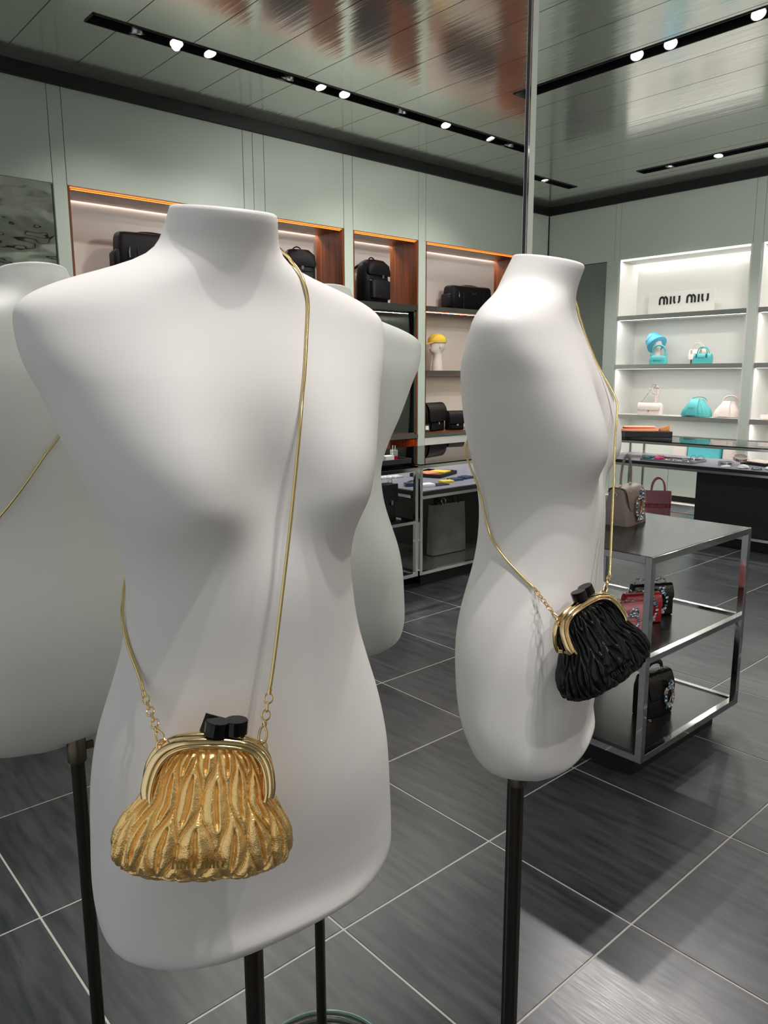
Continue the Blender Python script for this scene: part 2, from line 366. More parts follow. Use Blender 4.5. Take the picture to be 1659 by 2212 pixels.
def track(x0, x1, y0, y1, lamps, label, view):
    t = empty('track_light', ((x0 + x1) / 2, (y0 + y1) / 2, CEIL), 0, label, 'light track', 'recessed spotlight tracks')
    cx, cy = (x0 + x1) / 2, (y0 + y1) / 2
    mb = MB(); z0, z1 = CEIL - .004, CEIL + .12
    mb.box(x0 - cx, x1 - cx, y0 - cy, y1 - cy, .115, .12)
    for a in ((x0, x0 + .008, y0, y1), (x1 - .008, x1, y0, y1), (x0, x1, y0, y0 + .008), (x0, x1, y1 - .008, y1)):
        mb.box(a[0] - cx, a[1] - cx, a[2] - cy, a[3] - cy, -.006, .115)
    mb.build('channel', BLACK, t, smooth=False)
    for lx, ly, tilt in lamps:
        M = Matrix.Translation((lx - cx, ly - cy, .034)) @ Matrix.Rotation(tilt[0], 4, 'X') @ Matrix.Rotation(tilt[1], 4, 'Y')
        h = MB().lathe([(.030, .045), (.043, .04), (.046, -.035), (.046, -.044), (.041, -.044), (.036, -.02), (.02, -.018)], 20).xf(M).build('spotlight', STEEL, t)
        MB().lathe([(.002, -.026), (.034, -.027), (.036, -.030), (.002, -.031)], 20).xf(M).build('lens', LENS, h)
        for bx in (-.05, .046): MB().box(bx, bx + .004, -.004, .004, 0, .065).xf(Matrix.Translation((lx - cx, ly - cy, .05))).build('bracket', BLACK, h, smooth=False)
    return t
def tilt_for(x, y, a):
    d = Vector(a) - Vector((x, y, CEIL)); return (max(-.5, min(.5, math.atan2(d.y, -d.z))), max(-.4, min(.4, -math.atan2(d.x, -d.z))))
L = LAMPS
track(2.0, 7.73, T1Y - .07, T1Y + .07, [(x, y, tilt_for(x, y, a)) for x, y, a, p in L if y == T1Y], 'long black recessed spotlight track over the walnut shelving, seen in the mirror', 1)
track(2.0, 7.73, T4Y - .06, T4Y + .06, [(x, y, tilt_for(x, y, a)) for x, y, a, p in L if y == T4Y], 'black recessed track ending beside the far ceiling corner', 1)
track(T2X - .075, T2X + .075, -2.21, 4.3, [(x, y, tilt_for(x, y, a)) for x, y, a, p in L if x == T2X], 'wide black recessed track with three bright round spots at upper right', 1)
track(T3X - .075, T3X + .075, -2.2, 4.6, [(x, y, tilt_for(x, y, a)) for x, y, a, p in L if x == T3X], 'short black recessed track just above the white shelf wall', 1)
track(T5X - .07, T5X + .07, -2.4, .75, [(x, y, tilt_for(x, y, a)) for x, y, a, p in L if x == T5X], 'black recessed spotlight track overhead above the mannequins', 0)

# walls: every wall is described along s (horizontal), z (up) and d (depth into the wall)
def R_map(s, d, z): return (X1 + d, s, z)
def O_map(s, d, z): return (s, YO - d, z)
def wbox(mb, mp, s0, s1, d0, d1, z0, z1, bv=0):
    a = mp(s0, d0, z0); b = mp(s1, d1, z1); return mb.box(a[0], b[0], a[1], b[1], a[2], b[2], bv)
NT, WT = 2.825, 3.475
def wall_part(mp, parent, s0, s1, z0, z1, name='panel', m=None, d0=0.0, d1=.02):
    return wbox(MB(), mp, s0 + .002, s1 - .002, d0, d1, z0, z1, .0015).build(name, m or SAGE, parent, ang=20)
# right wall
wr = wbox(MB(), R_map, YO - .5, YB, .45, .55, 0, CEIL).build('wall_right', SAGE, smooth=False); tag(wr, kind='structure')
wbox(MB(), R_map, YO, YB, .02, .03, NT + .02, CEIL).build('backing', SAGE_D, wr, smooth=False)
rn = [(5.27, 3.70), (3.60, 2.03), (1.93, .36), (.26, -1.31)]
seams = [YB, 5.34, 5.27, 3.70, 3.60, 2.03, 1.93, .36, .26, -1.31, -1.41, YO]
for a, b in zip(seams[:-1], seams[1:]): wall_part(R_map, wr, b, a, NT, WT)
wall_part(R_map, wr, 6.125, YB, 0, NT, 'panel'); wall_part(R_map, wr, 5.27, 5.44, 0, NT, 'pilaster')
for a in (3.60, 1.93, .26, -1.41): wall_part(R_map, wr, a, a + .10, 0, NT, 'pilaster', d0=-.004, d1=.44)
wall_part(R_map, wr, YO, -1.41, 0, NT)
wbox(MB(), R_map, 5.44, 6.12, .012, .022, .02, NT - .005, .001).build('mirror_panel', DKMIR, wr, ang=20)
o = wbox(MB(), R_map, YO, YB, -.03, .02, WT, CEIL).box(X0, X1 - .03, YB - .03, YB, WT, CEIL).build('trim_1', BLACK, smooth=False); tag(o, kind='structure')
# back wall
wb = MB().box(X0, X1 + .5, YB + .02, YB + .12, 0, CEIL).build('wall_back', SAGE_D, smooth=False); tag(wb, kind='structure')
for a, b in ((8.44, 7.0), (7.0, 5.5), (5.5, 4.0), (4.0, 2.5), (2.5, 1.0), (1.0, -.5), (-.5, X0)):
    MB().box(b + .002, a - .002, YB, YB + .02, 0, WT, .0015).build('panel', SAGE, wb, ang=20)
# opposite wall (real one behind the photographer; the mirror shows it)
wo = wbox(MB(), O_map, X0, X1 + .5, .45, .55, 0, CEIL).build('wall_front', SAGE, smooth=False); tag(wo, kind='structure')
wbox(MB(), O_map, X0, X1, .02, .03, NT + .02, CEIL).build('backing', SAGE_D, wo, smooth=False)
on = [(2.161, 3.721), (3.831, 4.689), (4.799, 5.654), (5.758, 7.33), (7.44, 8.30)]
seams = [X0, .40, 1.19, 2.063, 2.161, 3.625, 3.721, 3.831, 4.689, 4.799, 5.654, 5.758, 7.33, 7.44, X1]
for a, b in zip(seams[:-1], seams[1:]): wall_part(O_map, wo, a, b, NT, WT)
for a, b in ((2.063, 2.161), (3.721, 3.831), (4.689, 4.799), (5.654, 5.758), (7.33, 7.44), (8.30, 8.44)):
    wall_part(O_map, wo, a, b, 0, NT, 'pilaster', d0=-.004, d1=.44)
wall_part(O_map, wo, X0, .40, 0, NT)
wbox(MB(), O_map, .41, 2.055, .012, .022, .02, NT + .004, .001).build('mirror_panel', mat('rippled_steel', (.80, .79, .75), 0.04, 1.0, bump=1.0, bscale=.55, bstretch=(1.5, 1.0, 3.0), bdist=.06), wo, ang=20)
o = wbox(MB(), O_map, X0, X1, -.03, .02, WT, CEIL).build('trim_2', BLACK, smooth=False); tag(o, kind='structure')
# mirror partition behind the two mannequins
wm = MB().box(-1.6, 1.1685, MIRROR_Y + .004, MIRROR_Y + .16, 0, CEIL - .001).build('wall_mirror', SAGE, smooth=False); tag(wm, kind='structure')
mir = MB().box(-1.6, 1.1365, MIRROR_Y, MIRROR_Y + .003, .012, CEIL - .002).build('wall_mirror_glass', MIRROR, smooth=False)
mir.name = 'mirror'
tag(mir, 'full-height wall mirror behind the mannequins, reflecting the shop', 'mirror')
o = MB().box(1.1385, 1.1430, MIRROR_Y - .004, MIRROR_Y + .004, .01, CEIL - .002).build('edge_trim', CHROME, mir, smooth=False)
o = MB().box(1.1366, 1.1384, MIRROR_Y - .002, MIRROR_Y + .004, .01, CEIL - .002).box(1.1431, 1.1450, MIRROR_Y - .001, MIRROR_Y + .004, .01, CEIL - .002).build('shadow_gap', BLACK, mir, smooth=False)

# ------------------------------------------------------------ shelving niches
DEP = .41
def niche(mp, s0, s1, shelves, label, wood=False, counter=.87, base='drawers', vitrine=False):
    a, b = min(s0, s1), max(s0, s1); cen = mp((a + b) / 2, 0, 0)
    t = empty('shelf_unit', (cen[0], cen[1], 0), 0, label, 'shelves', 'walnut-lined shelf units' if wood else 'white shelf units')
    def P(name, m, boxes, par=None, bv=0):
        mb = MB()
        for q in boxes: wbox(mb, mp, *q, bv)
        mb.v = [(v[0] - cen[0], v[1] - cen[1], v[2]) for v in mb.v]
        return mb.build(name, m, par or t, smooth=bv > 0, ang=20)
    side = WOOD if wood else CREAM; back = WARMWH if wood else CREAM
    P('back_panel', back, [(a, b, DEP, DEP + .02, .07, NT)])
    P('side_panel', side, [(a, a + .018, .004, DEP, .07, NT)]); P('side_panel', side, [(b - .018, b, .004, DEP, .07, NT)])
    top = P('soffit', WOOD if wood else CREAM, [(a + .018, b - .018, .035, DEP - (.024 if wood else .045), NT - .018, NT - .010)])
    P('led_strip', LEDO if wood else LEDW, [(a + .018, b - .018, .008, .030, NT - .012, NT - .006)], top)
    P('led_strip', LEDW, [(a + .018, b - .018, DEP - (.040 if wood else .03), DEP - (.028 if wood else .012), NT - .0085, NT - .005)], top)
    L2 = b - a - .06
    def lamp(d, z, w_, power, col=(1, .98, .94)):
        q = mp((a + b) / 2, d, z); isR = mp is R_map
        area(q, (0, 0, 0), w_ if isR else L2, L2 if isR else w_, power * L2, col)
    oc = (1, .17, .012)
    lamp(.02, NT - .02, .022 if wood else .008, .5 if wood else 2.6, oc if wood else (1, .98, .95)); lamp(DEP - (.012 if wood else .025), NT - (.006 if wood else .02), .008, 5.5 if wood else 2.6)
    for z in shelves:
        th = .052 if not wood else .05
        sh = P('shelf', CREAM if not wood else WOOD, [(a + .018, b - .018, .006, DEP, z - th + .004, z)])
        P('front_edge', mat('satin_chrome', (.82, .80, .78), .22, 1.0) if not wood else STEEL, [(a + .012, b - .012, -.006, .005, z - th, z + .001)], sh)
        P('led_strip', LEDO if wood else LEDW, [(a + .03, b - .03, .022, .038, z - th - .001, z - th + .003)], sh)
        if not vitrine: lamp(.03, z - th - .008, .006, 3.8 if wood else 3.4, (1, .84, .68) if wood else (1, .98, .95))
    if wood:
        P('counter', WOOD, [(a, b, -.002, DEP, counter - .006, counter)]); P('counter_edge', STEEL, [(a, b, -.008, DEP, counter - .045, counter - .006)])
        n = 2 if b - a > 1.2 else 1
        for k in range(n):
            u0 = a + (b - a) * k / n; u1 = a + (b - a) * (k + 1) / n
            if not vitrine:
                d1 = P('drawer', DRAWW, [(u0 + .003, u1 - .003, .0, .02, .585, counter - .05)], bv=.002)
                P('finger_pull', STEEL, [((u0 + u1) / 2 - .11, (u0 + u1) / 2 + .11, -.003, .0, .60, .635)], d1)
                P('drawer', DRAWW, [(u0 + .003, u1 - .003, .0, .02, .30, .58)], bv=.002)
        P('plinth_panel', WOOD, [(a, b, .012, .03, .075, .295)])
        if not vitrine: P('carcass', DRAWW, [(a + .02, b - .02, .025, .04, .3, counter - .05)])
    else:
        n = 2 if b - a > 1.2 else 1
        for k in range(n):
            u0 = a + (b - a) * k / n; u1 = a + (b - a) * (k + 1) / n
            P('drawer', SAGE, [(u0 + .003, u1 - .003, .0, .02, .075, .43)], bv=.002)
        P('counter', CREAM, [(a, b, -.002, DEP, .435, .45)])
    P('toe_kick', BLACK, [(a, b, .05, .07, 0.0, .074)])
    if vitrine:
        z0, z1 = counter, shelves[0] - .05
        fr = P('vitrine_frame', STEEL, [(a + .03, a + .045, .002, .016, z0, z1), (b - .045, b - .03, .002, .016, z0, z1), (a + .03, b - .03, .002, .016, z1 - .015, z1), (a + .03, b - .03, .002, .016, z0, z0 + .015), (a + .045, b - .045, .01, .014, 1.42, 1.428)])
        P('vitrine_lining', mat('vitrine_silver', (.42, .42, .38), .18, 1.0), [(a + .03, b - .03, DEP - .02, DEP - .005, z0, z1), (a + .018, a + .03, .01, DEP - .01, z0, z1), (b - .03, b - .018, .01, DEP - .01, z0, z1)], fr)
        P('vitrine_glass', GLASS, [(a + .045, b - .045, .006, .009, z0 + .015, z1 - .015)], fr)
        lamp(.1, z1 - .03, .03, 3.0)
        lamp(.05, counter - .06, .03, 1.6, oc)
    return t
RS = [2.17, 1.595, 0.998]
niche(R_map, 5.27, 3.70, RS, 'white lit shelf unit holding the shop lettering and turquoise bags')
niche(R_map, 3.60, 2.03, RS, 'white lit shelf unit cut by the right edge of the photo')
OS = [2.185, 1.525]
niche(O_map, *on[0], OS, 'wide walnut-lined shelf unit beside the mirror panel, behind the first torso', wood=True)
niche(O_map, *on[1], OS, 'narrow walnut-lined shelf unit with the backpack behind the front torso\'s neck', wood=True)
niche(O_map, *on[2], [2.185], 'narrow walnut-lined unit with a glazed steel vitrine under its top shelf', wood=True, vitrine=True)
niche(O_map, *on[3], OS, 'wide walnut-lined shelf unit with the yellow and green cap', wood=True)
niche(O_map, *on[4], OS, 'walnut-lined shelf unit nearest the far corner', wood=True)

# ------------------------------------------------------------ mannequins
ZK = [.895, .897, .905, .92, .955, 1.00, 1.05, 1.10, 1.15, 1.20, 1.25, 1.30, 1.35, 1.40, 1.44, 1.47, 1.49, 1.505, 1.52, 1.54, 1.56, 1.59, 1.625]
PA = [0.0644, 0.0748, 0.0888, 0.1132, 0.1533, 0.1570, 0.1542, 0.1507, 0.1421, 0.1261, 0.1122, 0.1071, 0.1184, 0.1384, 0.1530, 0.1628, 0.1725, 0.1770, 0.1787, 0.1800, 0.1473, 0.0581, 0.0471]
PD = [0.0243, 0.0300, 0.0403, 0.0547, 0.0755, 0.0879, 0.0959, 0.1004, 0.0971, 0.0887, 0.0844, 0.0852, 0.0842, 0.0892, 0.0897, 0.0865, 0.0800, 0.0750, 0.0671, 0.0616, 0.0534, 0.0506, 0.0479]
PY = [-0.0523, -0.0555, -0.0582, -0.0616, -0.0309, -0.0198, -0.0230, -0.0229, -0.0233, -0.0307, -0.0349, -0.0378, -0.0296, -0.0259, -0.0231, -0.0183, -0.0149, -0.0163, -0.0140, -0.0174, -0.0143, -0.0230, -0.0375]
BX, BZ, BA, BS, BT, NTI, BSL = 0.0876, 1.3729, 0.0307, 0.0477, 0.0544, 0.1799, -0.4008
def torso_local():
    zf = np.arange(.895, 1.6251, .002)
    def prof(P, sig_lo, sig_hi):
        v = pchip(ZK, P, zf); out = v.copy()
        for i, z in enumerate(zf):
            sg = sig_lo + (sig_hi - sig_lo) * min(1, max(0, (z - 1.44) / .05))
            sg = min(sg, .003 + .35 * abs(z - .895), .003 + .6 * abs(1.625 - z))
            k = np.exp(-((zf - z) / sg) ** 2 / 2); out[i] = (k * v).sum() / k.sum()
        return out
    a_, d_, y_ = prof(PA, .012, .009), prof(PD, .032, .022), prof(PY, .032, .022)
    zq = np.unique(np.concatenate([np.linspace(.895, .93, 18), np.linspace(.94, 1.44, 70), np.linspace(1.44, 1.57, 56), np.linspace(1.57, 1.625, 10)]))
    a, d, yc = np.interp(zq, zf, a_), np.interp(zq, zf, d_), np.interp(zq, zf, y_)
    n = 144; th = np.arange(n) / n * 2 * np.pi; c = np.cos(th); s = np.sin(th)
    e = (2 / np.interp(zq, [.895, .93, 1.0, 1.1, 1.22, 1.30, 1.40, 1.48, 1.54, 1.58, 1.60], [2.3, 2.5, 2.6, 2.5, 2.25, 2.3, 2.5, 2.4, 2.2, 2.0, 2.0]))[:, None]
    x = a[:, None] * np.sign(c) * np.abs(c) ** e; y = yc[:, None] + d[:, None] * np.sign(s) * np.abs(s) ** e
    z = np.repeat(zq[:, None], n, 1)
    fr = np.clip(-s, 0, 1)[None, :] ** .5; dz = z - BZ; sz = np.where(dz > 0, BS * 1.7, BS * .72)
    y = y - BA * np.exp(-((np.abs(x) - BX) / BT) ** 2 - (dz / sz) ** 2) * fr + .35 * BA * np.exp(-(x / .035) ** 2 - ((dz - .01) / .06) ** 2) * fr
    w = np.clip((zq - 1.50) / .12, 0, 1); w = w * w * (3 - 2 * w); z = z + (NTI * w)[:, None] * (y - yc[:, None])
    w2 = np.clip((1.0 - zq) / .1, 0, 1); z = z + (BSL * w2)[:, None] * y
    return np.stack([x, y, z], -1)
TL = torso_local()
def mannequin(x, y, yaw, dz, lean, roll, px, py, label):
    X = TL.copy(); lx = TL[..., 0] + roll * (TL[..., 2] - 1.2); ly = TL[..., 1] + lean * (TL[..., 2] - 1.2); lz = TL[..., 2] - roll * TL[..., 0] - lean * TL[..., 1] + dz
    c, s = math.cos(yaw), math.sin(yaw)
    W = np.stack([x + c * lx - s * ly, y + s * lx + c * ly, lz], -1)
    t = empty('mannequin_torso', (px, py, 0), 0, label, 'mannequin', 'white display torsos on poles')
    W = W - np.array([px, py, 0]); n, m = W.shape[:2]
    # rounded rim at the neck cut
    top = W[-1]; cen = top.mean(0); rings = [W]
    r1 = cen + (top - cen) * .985 + np.array([0, 0, .0022]); r2 = cen + (top - cen) * .95 + np.array([0, 0, .0034]); r3 = cen + (top - cen) * .85 + np.array([0, 0, .0036]); r4 = cen + (top - cen) * .4 + np.array([0, 0, .0036])
    W = np.concatenate([W, r1[None], r2[None], r3[None], r4[None]])
    n = len(W); mb = MB(); vs = W.reshape(-1, 3); i = np.arange(n - 1)[:, None]; j = np.arange(m)[None]
    F = np.stack([i * m + j, i * m + (j + 1) % m, (i + 1) * m + (j + 1) % m, (i + 1) * m + j], -1).reshape(-1, 4)
    mb.v = [tuple(q) for q in vs.tolist()]; mb.f = [tuple(q) for q in F.tolist()] + [tuple(range(m - 1, -1, -1)), tuple(range((n - 1) * m, n * m))]; mb.mi = [0] * len(mb.f)
    mb.build('torso', MANN, t, ang=75)
    MB().lathe([(.0105, .012), (.0105, .93)], 20).build('pole', POLE, t)
    MB().lathe([(.0105, .884), (.0145, .886), (.0145, .93), (.0105, .935)], 20).box(.012, .026, -.003, .003, .90, .912).build('collar', mat('bronze_collar', (.16, .13, .10), .35, 1.0), t)
    MB().lathe([(.002, 0.0001), (.148, 0.0001), (.15, .002), (.15, .008), (.148, .010), (.002, .010)], 64).build('base_plate', GLASS, t)
    rim = [(.1505 * math.cos(2 * PI * k / 64), .1505 * math.sin(2 * PI * k / 64), .005) for k in range(64)]
    MB().tube(rim, .0032, 8, closed=True).build('base_rim', GEDGE, t)
    MB().lathe([(.02, .0101), (.02, .016), (.012, .02), (.0105, .03)], 20).build('pole_foot', POLE, t)
    return t
mannequin(0.3798, 0.6624, -0.1200, 0.0, 0.0279, -0.0048, .382, .647, 'white torso in front at left wearing the gold clasp bag')
mannequin(0.8616, 0.6802, 0.4289, 0.0053, 0.0178, 0.0164, .842, .653, 'white torso at right, turned sideways, wearing the black clasp bag')

# ------------------------------------------------------------ pleated frame bags
def pleat_bag_mesh():
    tv = np.array([.066, .060, .050, .038, .027, .018, .004, -.010, -.022, -.031, -.0380, -.0418, -.0442, -.0457])
    wv = np.array([.032, .038, .0435, .0462, .048, .054, .0635, .0695, .0710, .069, .063, .052, .036, .012])
    dv = np.array([.006, .008, .0115, .016, .021, .025, .030, .033, .034, .032, .028, .021, .012, .003])
    NTT, NF = 130, 480
    t = np.linspace(0, 1, NTT); v = .066 + (-.0457 - .066) * t
    W = pchip(-tv, wv, -v); D = pchip(-tv, dv, -v)
    ph = np.arange(NF) / NF * 2 * np.pi
    q = 16 * ph / np.pi                      # pleats per face
    T, Q = np.meshgrid(t, q, indexing='ij')
    rows = 1.5
    def seam(k):
        sg = np.where(np.mod(k, 2) == 0, 1.0, -1.0)
        wob = np.cos(2 * np.pi * rows * T + .25 * np.sin(k * 1.7)) 
        return k + .47 * sg * np.sign(wob) * np.abs(wob) ** .9 + .10 * np.sin(k * 2.1 + 9 * T)
    k0 = np.floor(Q); best_l = np.full(Q.shape, -9.0); best_r = np.full(Q.shape, 99.0)
    for dk in (-1, 0, 1, 2):
        sx = seam(np.mod(k0 + dk, 32)) + (k0 + dk - np.mod(k0 + dk, 32))
        best_l = np.where((sx <= Q) & (sx > best_l), sx, best_l); best_r = np.where((sx > Q) & (sx < best_r), sx, best_r)
    wid = np.clip(best_r - best_l, .02, 3); r = (Q - best_l) / wid
    h = np.sqrt(np.clip(1 - (2 * r - 1) ** 2, 0, 1)) * np.minimum(wid, 1.6) ** .55
    mid = np.exp(-((r - .5) / .085) ** 2) * .95 * np.clip((wid - .95) * 2.2, 0, 1)   # stitched centre line
    h = h - mid
    env = np.clip((t - .0) / .04, .3, 1) * np.where(v < -.0335, .35, 1.0)
    groove = np.exp(-((v + .0335) / .0011) ** 2)
    disp = .0054 * h * env[:, None] - .0025 * groove[:, None]
    twist = np.sin(ph[None, :] * 9 + v[:, None] * 700) * np.where(v < -.0345, .0010, 0)[:, None]
    disp = disp + twist
    c, s = np.cos(ph), np.sin(ph)
    x = W[:, None] * np.sign(c) * np.abs(c) ** .9; y = D[:, None] * np.sign(s) * np.abs(s) ** .9
    nx = c / W[:, None]; ny = s / D[:, None]; nn = np.sqrt(nx**2 + ny**2); nx, ny = nx / nn, ny / nn
    rng = np.random.RandomState(3); wr = .0003 * np.sin(Q * 2.3 + T * 23) * np.sin(T * 37 + Q * .9)
    x = x + nx * (disp + wr); y = y + ny * (disp + wr); z = np.repeat(v[:, None], NF, 1) + .0012 * np.sin(Q * .8) * (t > .6)[:, None] * 0
    P = np.stack([x, y, z], -1); n, m = P.shape[:2]
    i = np.arange(n - 1)[:, None]; j = np.arange(m)[None]
    F = np.stack([i * m + (j + 1) % m, i * m + j, (i + 1) * m + j, (i + 1) * m + (j + 1) % m], -1).reshape(-1, 4)
    me = bpy.data.meshes.new('pleated_body'); me.from_pydata(P.reshape(-1, 3).tolist(), [], F.tolist() + [tuple(range(m)), tuple(range(n * m - 1, (n - 1) * m - 1, -1))])
    me.polygons.foreach_set('use_smooth', [True] * len(me.polygons)); me.update(); return me
PLEAT = pleat_bag_mesh()
def frame_path(k=1.0, n=44):
    pts = [(-.0505, .027), (-.0515, .033), (-.0500, .045), (-.0460, .056), (-.039, .064), (-.028, .0695), (-.014, .0715), (0, .072)]
    pts = [Vector((p[0], 0, p[1])) for p in pts]; pts = pts + [Vector((-p.x, 0, p.z)) for p in reversed(pts[:-1])]
    return smooth_path(pts, .0025)
def link_ring(mb, c, r, wire, ax, ax2, n=18):
    mb.tube([Vector(c) + r * (math.cos(2 * PI * k / n) * Vector(ax) + math.sin(2 * PI * k / n) * Vector(ax2)) for k in range(n)], wire, 8, closed=True)
def frame_bag(loc, rz, roll, pitch, leather, label, sA, sB, tagcard=False, chain=CHAINM, spread=1.0, scale=.94):
    t = empty('clasp_bag', loc, rz, label, 'handbag', scale=scale); t.rotation_euler = (pitch, roll, rz); bpy.context.view_layer.update()
    inv = t.matrix_world.inverted()
    o = bpy.data.objects.new('pleated_body', PLEAT); C.objects.link(o); o.parent = t
    if not PLEAT.materials: PLEAT.materials.append(leather)
    o.material_slots[0].link = 'OBJECT'; o.material_slots[0].material = leather
    for sy in (-1, 1):
        mb = MB(); P = frame_path()
        mb.tube([p + Vector((0, sy * (.0045 + .0095 * max(0, 1 - (p.z - .021) / .045) * spread + .001), 0)) for p in P], .0044, 14)
        mb.tube([Vector((p.x * .93, sy * (.0095 + .0100 * max(0, 1 - (p.z - .021) / .045) * spread), .072 + (p.z - .072) * 1.0 - .0025)) for p in P], .0018, 10)
        mb.build('frame', GOLDM, t, ang=60)
    for sx in (-1, 1):
        MB().lathe([(.001, -.012), (.003, -.011), (.0035, 0), (.003, .011), (.001, .012)], 12).xf(Matrix.Translation((sx * .0505, 0, .027)) @ Matrix.Rotation(PI / 2, 4, 'X')).build('hinge_pin', GOLDM, t)
    # kiss clasp: two faceted resin blocks that lean past each other
    for sx, sy in ((-1, -.0018), (1, .0018)):
        h = MB().lathe([(.0085, 0), (.0102, .0008), (.0104, .0120), (.0098, .0128), (.001, .0128)], 14).xf(Matrix.Translation((.010 + sx * .0085, sy, .0765)) @ Matrix.Rotation(-sx * .05, 4, 'Y')).build('clasp_knob', RESIN, t, smooth=False)
        MB().lathe([(.0045, -.004), (.005, 0), (.0045, .0015)], 12).xf(Matrix.Translation((.010 + sx * .0085, sy, .0765))).build('clasp_stem', GOLDM, h)
    lg = logo_mb(.0066, .0026, .30).xf(Matrix.Translation((-.005, -.0412, -.0190)) @ Matrix.Rotation(-.15, 4, 'X')).build('lettering', mat('dark_gold_letters', (.42, .27, .08), .15, 1.0) if leather is GOLDL else mat('black_metal', (.03, .03, .03), .25, 1.0), t, smooth=False)
    if tagcard:
        MB().box(-.017, .006, .007, .0078, .066, .083, .0004).xf(Matrix.Translation((-.012, 0, .008)) @ Matrix.Rotation(.25, 4, 'Y')).build('security_tag', BLACK, t, ang=20)
    for nm, sx, path in (('a', -1, sA), ('b', 1, sB)):
        loop = Vector((sx * .041, 0, .0655)); mb = MB(); link_ring(mb, loop, .0052, .0010, (1, 0, 0), (0, .35, .94)); mb.build('ring', GOLDM, t, ang=60)
        end = inv @ Vector(path[-1]); d = (end - loop); Ld = d.length; d.normalize(); side = d.cross(Vector((0, 1, 0))).normalized(); fr = Vector((0, 1, 0))
        # swivel clasp (dog hook), then two links up to the chain
        h0 = loop + d * .0045; mb = MB()
        hook = [h0 + d * .0005 + side * .0028, h0 + side * 0 - d * .0012, h0 + d * .001 - side * .0030, h0 + d * .007 - side * .0034, h0 + d * .0125 - side * .0012, h0 + d * .014, h0 + d * .012 + side * .0022, h0 + d * .006 + side * .0032, h0 + d * .001 + side * .0030]
        mb.tube(smooth_path(hook, .001), .0012, 8); mb.tube([h0 + d * .0135, h0 + d * .0165, h0 + d * .019], [.0021, .0024, .0013], 10); mb.build('swivel_clasp', GOLDM, t, ang=60)
        k0 = h0 + d * .019; rem = (end - k0).length; nlk = max(2, round(rem / .0075)); step = rem / nlk; mb = MB()
        for k in range(nlk):
            c = k0 + d * step * (k + .5); a2 = side if k % 2 == 0 else fr
            mb.tube([c + d * (step * .62) * math.cos(2 * PI * q / 14) + a2 * .0036 * math.sin(2 * PI * q / 14) for q in range(14)], .0009, 7, closed=True)
        mb.build('chain_links', GOLDM, t, ang=60)
    return t, inv
def snake(t, inv, pts, body):
    me = body.data; ov = body.parent.location
    bv = BVHTree.FromPolygons([(v.co + ov)[:] for v in me.vertices], [tuple(p.vertices) for p in me.polygons])
    W = smooth_path([Vector(p) for p in pts], .0038); n = len(W); off = []
    for i, p in enumerate(W):
        loc, nor, idx, dist = bv.find_nearest(p); sd = (p - loc).dot(nor)
        off.append(nor * max(0.0, .0023 - sd) if abs(sd) < .05 else Vector())
    sm = []
    for i in range(n):
        a = [off[j] for j in range(max(0, i - 2), min(n, i + 3))]; m = max(a, key=lambda q: q.length); sm.append(off[i] * .4 + m * .6 if m.length > 0 else off[i])
    W = [p + o_ for p, o_ in zip(W, sm)]
    P = smooth_path([inv @ p for p in W], .00095)
    r = [.00175 if i % 2 else .00145 for i in range(len(P))]; r[:6] = [.0021] * 6; r[-6:] = [.0021] * 6
    MB().tube(P, r, 8).build('snake_chain', CHAINM, t, ang=60)
# strap of the gold bag: up the front, over the shoulder, down the back, round the waist
gP = [(.3268, .513, 1.2217), (.334, .5165, 1.2431), (.3455, .522, 1.2837), (.3598, .528, 1.3404), (.3721, .534, 1.39), (.385, .5425, 1.4359), (.3996, .5578, 1.467), (.4195, .5818, 1.5123), (.4322, .5975, 1.547), (.4328, .6045, 1.567), (.4318, .615, 1.5835), (.4285, .630, 1.5945), (.425, .650, 1.604), (.421, .680, 1.600), (.4155, .7105, 1.548), (.405, .7285, 1.50), (.390, .7415, 1.455), (.3632, .7365, 1.4038), (.342, .7335, 1.3767), (.3158, .7217, 1.3369), (.2922, .702, 1.3005), (.2765, .680, 1.277), (.2695, .660, 1.264), (.2645, .640, 1.250), (.2611, .624, 1.2395), (.2573, .607, 1.2264), (.254, .592, 1.2153)]
bP = [(.8465, .519, 1.2295), (.8594, .527, 1.2522), (.88, .54, 1.2903), (.9055, .556, 1.3415), (.926, .570, 1.389), (.9405, .578, 1.4225), (.9515, .5875, 1.448), (.9500, .6085, 1.482), (.9465, .6225, 1.505), (.9405, .6325, 1.535), (.9365, .6455, 1.562), (.9355, .6525, 1.588), (.926, .677, 1.6085), (.9085, .711, 1.608), (.8985, .7345, 1.590), (.8922, .7455, 1.545), (.8862, .759, 1.50), (.877, .768, 1.46), (.852, .757, 1.43), (.8353, .741, 1.41), (.800, .722, 1.395), (.772, .702, 1.382), (.760, .686, 1.368), (.7645, .677, 1.345), (.7705, .672, 1.322), (.7705, .664, 1.298), (.7665, .651, 1.273), (.7652, .626, 1.2495), (.7687, .6008, 1.2287), (.7735, .583, 1.2143)]
def make_bag(loc, rz, roll, pitch, leather, label, P, body, **k):
    t, inv = frame_bag(loc, rz, roll, pitch, leather, label, [P[-1]], [P[0]], **k); snake(t, inv, P, body); return t
make_bag((.2685, .5215, 1.128), -.50, .13, -.06, GOLDL, 'small pleated gold leather clasp bag hanging on the front torso', gP, bpy.data.objects['torso'], tagcard=True)
make_bag((.806, .504, 1.141), -.20, -.32, -.22, BLKL, 'small pleated black leather clasp bag hanging on the sideways torso', bP, bpy.data.objects['torso.001'], scale=.93)

